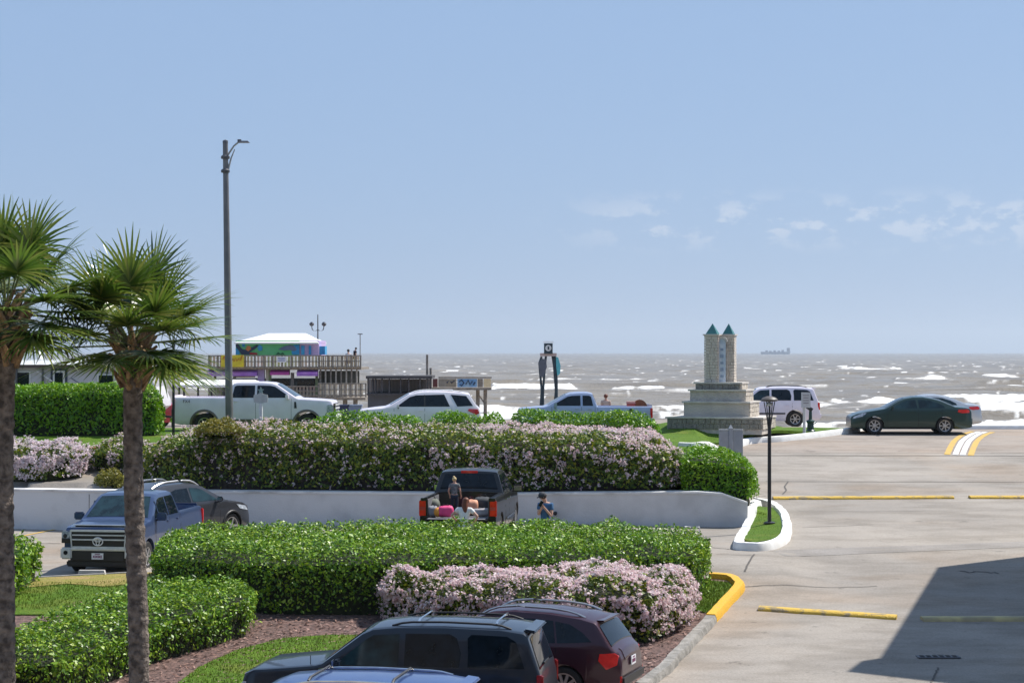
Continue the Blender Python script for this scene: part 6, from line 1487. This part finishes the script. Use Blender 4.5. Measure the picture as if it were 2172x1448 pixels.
def person(label, loc, rz, J, shirt, trousers, hair, hairf, sc=1.0, cap=None, sleeve=.55, long_trousers=True, female=False):
    # J: joints in metres for a figure facing -y
    root = empty('person', loc, rz, label=label, cat='person'); root.scale = (sc, sc, sc)
    N = {'pelvis': (J['pelvis'], (.135, .1)), 'waist': (lerpv(J['pelvis'], J['chest'], .4), (.12, .09)), 'chest': (J['chest'], (.15, .105)), 'upchest': (lerpv(J['chest'], J['neck'], .6), (.13, .09)), 'neck': (J['neck'], .05), 'skull0': (lerpv(J['neck'], J['head'], .45), .062), 'head': (J['head'], (.075, .09)), 'crown': (tuple(Vector(J['head']) + (Vector(J['head']) - Vector(J['neck'])).normalized() * .07), .06)}
    E = [('pelvis', 'waist'), ('waist', 'chest'), ('chest', 'upchest'), ('upchest', 'neck'), ('neck', 'skull0'), ('skull0', 'head'), ('head', 'crown')]
    hd = Vector(J['head']); fwd = Vector(J.get('look', (0, -1, 0))).normalized(); sidev = Vector((-fwd.y, fwd.x, 0)).normalized()
    N['nose'] = (tuple(hd + fwd * .1 + Vector((0, 0, -.01))), .014); E.append(('head', 'nose'))
    for s2 in ('l', 'r'):
        N['sh' + s2] = (J['sh' + s2], .062); N['el' + s2] = (J['el' + s2], .042); N['wr' + s2] = (J['wr' + s2], .028)
        hv = (Vector(J['wr' + s2]) - Vector(J['el' + s2])).normalized(); pm = Vector(J['wr' + s2]) + hv * .06; sd = hv.cross(fwd); sd = sd.normalized() if sd.length > .1 else Vector((1, 0, 0))
        N['pa' + s2] = (tuple(pm), (.034, .02)); E += [('upchest', 'sh' + s2), ('sh' + s2, 'el' + s2), ('el' + s2, 'wr' + s2), ('wr' + s2, 'pa' + s2)]
        nrm = hv.cross(sd).normalized()
        for k_, (o_, l_) in enumerate(((-.03, .07), (-.01, .085), (.01, .08), (.03, .062))):
            kn = pm + hv * .035 + sd * o_; tp = kn + hv * l_ * .7 + nrm * l_ * .5
            N[f'f{s2}{k_}a'] = (tuple(kn), .0095); N[f'f{s2}{k_}b'] = (tuple(tp), .0075); E += [('pa' + s2, f'f{s2}{k_}a'), (f'f{s2}{k_}a', f'f{s2}{k_}b')]
        th_ = pm - hv * .02 + sd * .05 + nrm * .01; N[f't{s2}'] = (tuple(th_), .011); N[f't{s2}b'] = (tuple(th_ + hv * .04 + nrm * .015), .008); E += [('wr' + s2, f't{s2}'), (f't{s2}', f't{s2}b')]
        hp = Vector(J['pelvis']) + Vector((.09 if s2 == 'r' else -.09, 0, -.06)) if 'hp' + s2 not in J else Vector(J['hp' + s2])
        N['hp' + s2] = (tuple(hp), .085); N['kn' + s2] = (J['kn' + s2], .055); N['an' + s2] = (J['an' + s2], .036); N['to' + s2] = (J['to' + s2], (.035, .025))
        E += [('pelvis', 'hp' + s2), ('hp' + s2, 'kn' + s2), ('kn' + s2, 'an' + s2), ('an' + s2, 'to' + s2)]
    body = skinmesh('body', N, E, SKIN, root)
    # shirt
    S = {k_: (N[k_][0], (N[k_][1][0] + .022, N[k_][1][1] + .022)) for k_ in ('pelvis', 'waist', 'chest', 'upchest')}; Es = [('pelvis', 'waist'), ('waist', 'chest'), ('chest', 'upchest')]
    for s2 in ('l', 'r'):
        S['sh' + s2] = (N['sh' + s2][0], .082); S['sl' + s2] = (lerpv(N['sh' + s2][0], N['el' + s2][0], sleeve), .07); Es += [('upchest', 'sh' + s2), ('sh' + s2, 'sl' + s2)]
    skinmesh('shirt', S, Es, shirt, root)
    T = {'pelvis': (N['pelvis'][0], (.155, .12))}; Et = []
    for s2 in ('l', 'r'):
        T['hp' + s2] = (N['hp' + s2][0], .105); kk = N['kn' + s2][0]; T['kn' + s2] = (kk, .078); Et += [('pelvis', 'hp' + s2), ('hp' + s2, 'kn' + s2)]
        if long_trousers: T['an' + s2] = (lerpv(kk, N['an' + s2][0], .92), .058); Et.append(('kn' + s2, 'an' + s2))
    skinmesh('trousers', T, Et, trousers, root)
    # face
    up = (Vector(J['head']) - Vector(J['neck'])).normalized()
    mb = MB()
    for sg in (1, -1): mb.sph(tuple(hd + fwd * .082 + sidev * .03 * sg + up * .012), .012, 8, 5)
    mb.build('eyes', DARK, body)
    mb = MB()
    for sg in (1, -1): mb.sph(tuple(hd + sidev * .085 * sg), .022, 8, 5, sc=(.6, .8, 1.2))
    mb.build('ears', SKIN, body)
    mb = MB(); mb.tube([tuple(hd + fwd * .088 - up * .055 + sidev * .02), tuple(hd + fwd * .088 - up * .055 - sidev * .02)], .007, 5); mb.build('mouth', mat('lips', (.4, .14, .12), .5), body)
    hairf(root, hd, fwd, up, sidev, hair)
    if cap is not None:
        mb = MB(); Rm = up.to_track_quat('Z', 'Y').to_matrix().to_4x4(); mb.lathe([(.108, -.01), (.11, .03), (.1, .075), (.06, .11), (.01, .12)], tuple(hd + up * .03), 16, M=Rm)
        cpo = mb.build('cap', cap, root); pk = hd + fwd * .14 + up * .03
        mb = MB(); q0 = hd + fwd * .09 + up * .035; mb.add([tuple(q0 - sidev * .08), tuple(q0 + sidev * .08), tuple(pk + fwd * .03 + sidev * .05 - up * .02), tuple(pk + fwd * .03 - sidev * .05 - up * .02)] + [tuple(Vector(v) + up * .01) for v in (q0 - sidev * .08, q0 + sidev * .08, pk + fwd * .03 + sidev * .05 - up * .02, pk + fwd * .03 - sidev * .05 - up * .02)], [(0, 1, 2, 3), (7, 6, 5, 4), (0, 4, 5, 1), (1, 5, 6, 2), (2, 6, 7, 3), (3, 7, 4, 0)]); mb.build('cap_brim', cap, cpo)
    return root
def hair_short(root, hd, fwd, up, sd, m):
    mb = MB(); c = hd - fwd * .02 + up * .03; mb.sph(tuple(c), .105, 14, 8, sc=(.95, 1.0, .95)); mb.build('hair', m, root)
def hair_pony(root, hd, fwd, up, sd, m):
    mb = MB(); c = hd - fwd * .02 + up * .03; mb.sph(tuple(c), .107, 14, 8, sc=(.95, 1.0, .95)); mb.sph(tuple(hd - fwd * .06 + up * .13), .05, 10, 6); mb.build('hair', m, root)
def hair_long(root, hd, fwd, up, sd, m):
    mb = MB(); c = hd - fwd * .02 + up * .03; mb.sph(tuple(c), .107, 14, 8); b = hd - fwd * .09
    mb.tube([tuple(b + up * .05), tuple(b - up * .1), tuple(b - Vector((0, 0, .3)) - fwd * .03), tuple(b - Vector((0, 0, .5)) - fwd * .02), tuple(b - Vector((0, 0, .58)))], [.08, .095, .085, .06, .02], 10); mb.build('hair', m, root)
STAND = dict(pelvis=(0, 0, .95), chest=(0, -.01, 1.25), neck=(0, 0, 1.5), head=(0, -.02, 1.65), shl=(-.17, 0, 1.42), shr=(.17, 0, 1.42), ell=(-.22, .02, 1.13), elr=(.22, .02, 1.13), wrl=(-.2, -.1, .9), wrr=(.2, -.1, .9), knl=(-.1, -.02, .5), knr=(.1, -.02, .5), anl=(-.1, .02, .09), anr=(.1, .02, .09), tol=(-.11, -.15, .04), tor=(.11, -.15, .04))
def J_(**k): d = dict(STAND); d.update(k); return d
HB = mat('blond_hair', (.6, .45, .22), .6); HR = mat('auburn_hair', (.16, .045, .02), .6); HD = mat('dark_hair', (.03, .02, .018), .6)
# child standing in the bed, back to camera
Yk = 53.9; zk = BTZ + .79
hk = PZ(1011, Yk) - zk
person('blond child in a grey top standing in the black pickup bed', (PX(964, Yk), Yk, zk), math.radians(180), J_(head=(.0, -.03, 1.64), look=(-.5, -1, -.1), ell=(-.26, -.02, 1.14), wrl=(-.28, -.14, .92), elr=(.27, 0, 1.14), wrr=(.22, -.15, .93)), mat('patterned_top', (.22, .23, .24), .8, c2=(.08, .09, .1), scale=14), mat('dark_denim', (.02, .03, .05), .9), HB, hair_pony, sc=hk / 1.77)
# long-haired person in white at the tailgate, elbow out
Yk = 51.9; zk = G(PX(985, Yk), Yk)
hk = PZ(1056, Yk) - zk
person('person with long auburn hair in a white top at the open tailgate', (PX(984, Yk), Yk, zk), math.radians(172), J_(pelvis=(0, .05, .93), chest=(0, -.05, 1.2), neck=(0, -.1, 1.45), head=(-.03, -.14, 1.6), shl=(-.19, -.07, 1.37), shr=(.19, -.07, 1.37), elr=(.38, .02, 1.2), wrr=(.32, -.2, 1.08), ell=(-.42, -.02, 1.17), wrl=(-.3, -.2, 1.0), look=(.1, -1, -.25)), mat('white_cotton', (.75, .76, .74), .8), mat('pale_denim', (.6, .62, .66), .9), HR, hair_long, sc=hk / 1.72)
# man in blue shirt and cap, hand at his face
Yk = 51.6; zk = G(PX(1156, Yk), Yk)
hk = PZ(1041, Yk) - zk
mt = person('man in blue shirt and dark cap holding a phone to his mouth by the wall', (PX(1157, Yk), Yk, zk), math.radians(-15), J_(look=(-.9, -.5, -.25), head=(-.06, -.05, 1.64), elr=(.2, -.1, 1.1), wrr=(.0, -.24, 1.38), ell=(-.19, -.05, 1.13), wrl=(-.06, -.25, 1.33), chest=(0, 0, 1.25)), mat('blue_tshirt', (.045, .13, .27), .85), mat('dark_shorts', (.06, .06, .08), .9), HD, hair_short, sc=hk / 1.8, cap=mat('charcoal_cap', (.045, .05, .06), .8), long_trousers=False)
p_ = mt.location
t = empty('phone', (p_.x - .12, p_.y - .3, p_.z + 1.47 * hk / 1.8), label='dark phone held up by the man in blue', cat='phone'); mb = MB(); mb.box((0, 0, 0), (.08, .02, .15), M=Matrix.Rotation(.5, 4, 'Y')); b_ = mb.build('case', BLACKP, t)
mb = MB(); mb.box((0, -.011, 0), (.07, .004, .13), M=Matrix.Rotation(.5, 4, 'Y')); mb.build('screen', GLASS, b_)
t = empty('wall_lamp', (PX(1178, 59.6), wallY(PX(1178, 59.6)) - .03, PZ(1088, 59.9)), label='round black fitting on the wall right of the man in blue', cat='wall fitting'); mb = MB(); mb.lathe([(.05, 0), (.06, .02), (.06, .05), (.02, .07)], (0, 0, 0), 12, M=Matrix.Rotation(math.radians(90), 4, 'X')); mb.build('housing', BLKM, t)
# seated person beyond the silver-blue pickup, two people on the pier
SIT = J_(pelvis=(0, 0, .5), chest=(0, -.02, .8), neck=(0, -.02, 1.05), head=(0, -.04, 1.2), shl=(-.17, 0, .97), shr=(.17, 0, .97), ell=(-.22, -.1, .75), elr=(.22, -.1, .75), wrl=(-.12, -.3, .68), wrr=(.12, -.3, .68), knl=(-.12, -.42, .5), knr=(.12, -.42, .5), anl=(-.12, -.42, .09), anr=(.12, -.42, .09), tol=(-.12, -.56, .04), tor=(.12, -.56, .04))
person('bare-shouldered person standing beyond the silver-blue pickup bed', (PX(1285, 95), 95, PZ(835, 95) - 1.78), math.radians(180), J_(), mat('tan_top', (.5, .38, .33), .8), mat('tan_shorts', (.2, .18, .2), .8), HR, hair_short, long_trousers=False)
zp_ = PZ(780, 179)
person('person in white sitting by the upper pier railing', (PX(739, 180), 180, zp_), math.radians(200), SIT, mat('white_shirt', (.7, .68, .7), .8), mat('maroon_trousers', (.12, .05, .1), .8), HD, hair_short, sc=1.25)
person('dark-clothed person leaning on the upper pier railing', (PX(753, 180), 180, zp_), math.radians(120), J_(head=(0, -.1, 1.65)), mat('black_shirt', (.015, .015, .025), .8), mat('black_trousers', (.015, .015, .02), .8), HD, hair_short, sc=1.03)

# ---------------------------------------------------------------- sky, sun, camera
w = bpy.data.worlds.new('World'); SC.world = w; w.use_nodes = True; nt = w.node_tree; L = nt.links.new
bg = nt.nodes['Background']; sky = nt.nodes.new('ShaderNodeTexSky'); sky.sky_type = 'NISHITA'; sky.sun_disc = False
sky.sun_elevation = rad(SUN_EL); sky.sun_rotation = rad(90 - SUN_AZ); sky.air_density = 1.0; sky.dust_density = .6; sky.ozone_density = 3.0; sky.altitude = 0
tc = nt.nodes.new('ShaderNodeTexCoord')
# small far cumulus low over the sea, to the right
mp = nt.nodes.new('ShaderNodeMapping'); mp.inputs['Scale'].default_value = (55, 55, 120); L(tc.outputs['Generated'], mp.inputs['Vector'])
n1 = nt.nodes.new('ShaderNodeTexNoise'); n1.inputs['Scale'].default_value = 1.0; n1.inputs['Detail'].default_value = 9; n1.inputs['Roughness'].default_value = .62; L(mp.outputs[0], n1.inputs['Vector'])
sx = nt.nodes.new('ShaderNodeSeparateXYZ'); L(tc.outputs['Generated'], sx.inputs[0])
def mr(src, a, b, c, d_):
    m_ = nt.nodes.new('ShaderNodeMapRange'); m_.interpolation_type = 'SMOOTHSTEP'; m_.inputs[1].default_value = a; m_.inputs[2].default_value = b; m_.inputs[3].default_value = c; m_.inputs[4].default_value = d_; L(src, m_.inputs[0]); return m_.outputs[0]
def mm(op, a, b):
    m_ = nt.nodes.new('ShaderNodeMath'); m_.operation = op; m_.use_clamp = False
    for i, v in enumerate((a, b)):
        if isinstance(v, (int, float)): m_.inputs[i].default_value = v
        else: L(v, m_.inputs[i])
    return m_.outputs[0]
band = mm('MULTIPLY', mr(sx.outputs[2], .045, .062, 0, 1), mr(sx.outputs[2], .066, .082, 1, 0)); side_ = mr(sx.outputs[0], .0, .08, 0, 1)
cl = mm('MULTIPLY', mm('MULTIPLY', band, side_), mr(n1.outputs['Fac'], .48, .6, 0, 1))
hs = nt.nodes.new('ShaderNodeMix'); hs.data_type = 'RGBA'; hs.blend_type = 'MULTIPLY'; hs.inputs['Factor'].default_value = 1; L(sky.outputs[0], hs.inputs[6]); hs.inputs[7].default_value = SKYTINT
sea_air = nt.nodes.new('ShaderNodeMix'); sea_air.data_type = 'RGBA'; sea_air.inputs['Factor'].default_value = .9; L(hs.outputs[2], sea_air.inputs[6]); sea_air.inputs[7].default_value = (1.42, 2.14, 3.42, 1)
mx = nt.nodes.new('ShaderNodeMix'); mx.data_type = 'RGBA'; L(mm('MULTIPLY', cl, .42), mx.inputs['Factor']); L(sea_air.outputs[2], mx.inputs[6]); mx.inputs[7].default_value = (4.2, 4.3, 4.6, 1)
L(mx.outputs[2], bg.inputs['Color']); bg.inputs['Strength'].default_value = SKYSTR
sun = bpy.data.lights.new('sun', 'SUN'); sun.energy = SUNE; sun.angle = rad(.5); sun.color = (1, .95, .88); so = bpy.data.objects.new('sun', sun); COL.objects.link(so)
sd_ = Vector((math.cos(rad(SUN_AZ)) * math.cos(rad(SUN_EL)), math.sin(rad(SUN_AZ)) * math.cos(rad(SUN_EL)), math.sin(rad(SUN_EL))))
so.rotation_euler = sd_.to_track_quat('Z', 'Y').to_euler(); so.location = (20, 20, 40)
cam = bpy.data.cameras.new('camera'); co = bpy.data.objects.new('camera', cam); COL.objects.link(co); SC.camera = co
co.location = (0, 0, CAMZ); co.rotation_euler = (rad(90), 0, 0); cam.sensor_width = 36; cam.lens = F / 2172 * 36; cam.shift_y = (HY - 724) / 2172; cam.clip_end = 60000; cam.clip_start = .5
vs = SC.view_settings; vs.view_transform = 'Standard'; vs.look = 'None'; vs.exposure = EXPO; vs.gamma = 1
SC.cycles.max_bounces = 6; SC.cycles.transparent_max_bounces = 4
# sea air between the camera and the horizon
hz = MB(); hz.bbox((-59000, -300, -9), (59000, 39900, 400)); hm = bpy.data.materials.new('sea_haze'); hm.use_nodes = True; hn = hm.node_tree
hn.nodes.remove(hn.nodes['Principled BSDF']); pv = hn.nodes.new('ShaderNodeVolumePrincipled'); pv.inputs['Density'].default_value = HAZE; pv.inputs['Color'].default_value = (.8, .9, 1, 1); pv.inputs['Anisotropy'].default_value = .3
hn.links.new(pv.outputs[0], hn.nodes['Material Output'].inputs['Volume'])
if HAZE > 0: setp(hz.build('haze', hm, None, sharp=0), kind='stuff')

# the hotel the picture was taken from: its front stands just behind the camera
t = empty('hotel_building', (0, -14, 0), label='long tan hotel front with balconies behind the camera', cat='building')
mb = MB(); mb.bbox((-45, -10, -2), (40, 10, 21)); mb.build('wall', mat('hotel_tan', (.3, .26, .22), .85, c2=(.24, .21, .18), scale=.4), t)
mb = MB(); mb.bbox((-45.5, -10.5, 21.01), (40.5, 10.5, 21.8)); mb.build('roof', MATS['hotel_roof'], t)
for fl in range(6):
    for i in range(12):
        x = -41 + i * 7.0; z = .3 + fl * 3.3
        if fl == 1 and abs(x) < 5: continue
        mb = MB(); mb.bbox((x - 1.5, 9.98, z), (x + 1.5, 10.06, z + 2.3)); o = mb.build('window', WHITEM, t)
        mb = MB(); mb.bbox((x - 1.4, 10.04, z + .1), (x + 1.4, 10.1, z + 2.2)); mb.build('pane', GLASS, o)
    mb = MB(); mb.bbox((-45, 10.05, .1 + fl * 3.3), (40, 11.2, .28 + fl * 3.3)); mb.build('balcony', WHITEM, t)
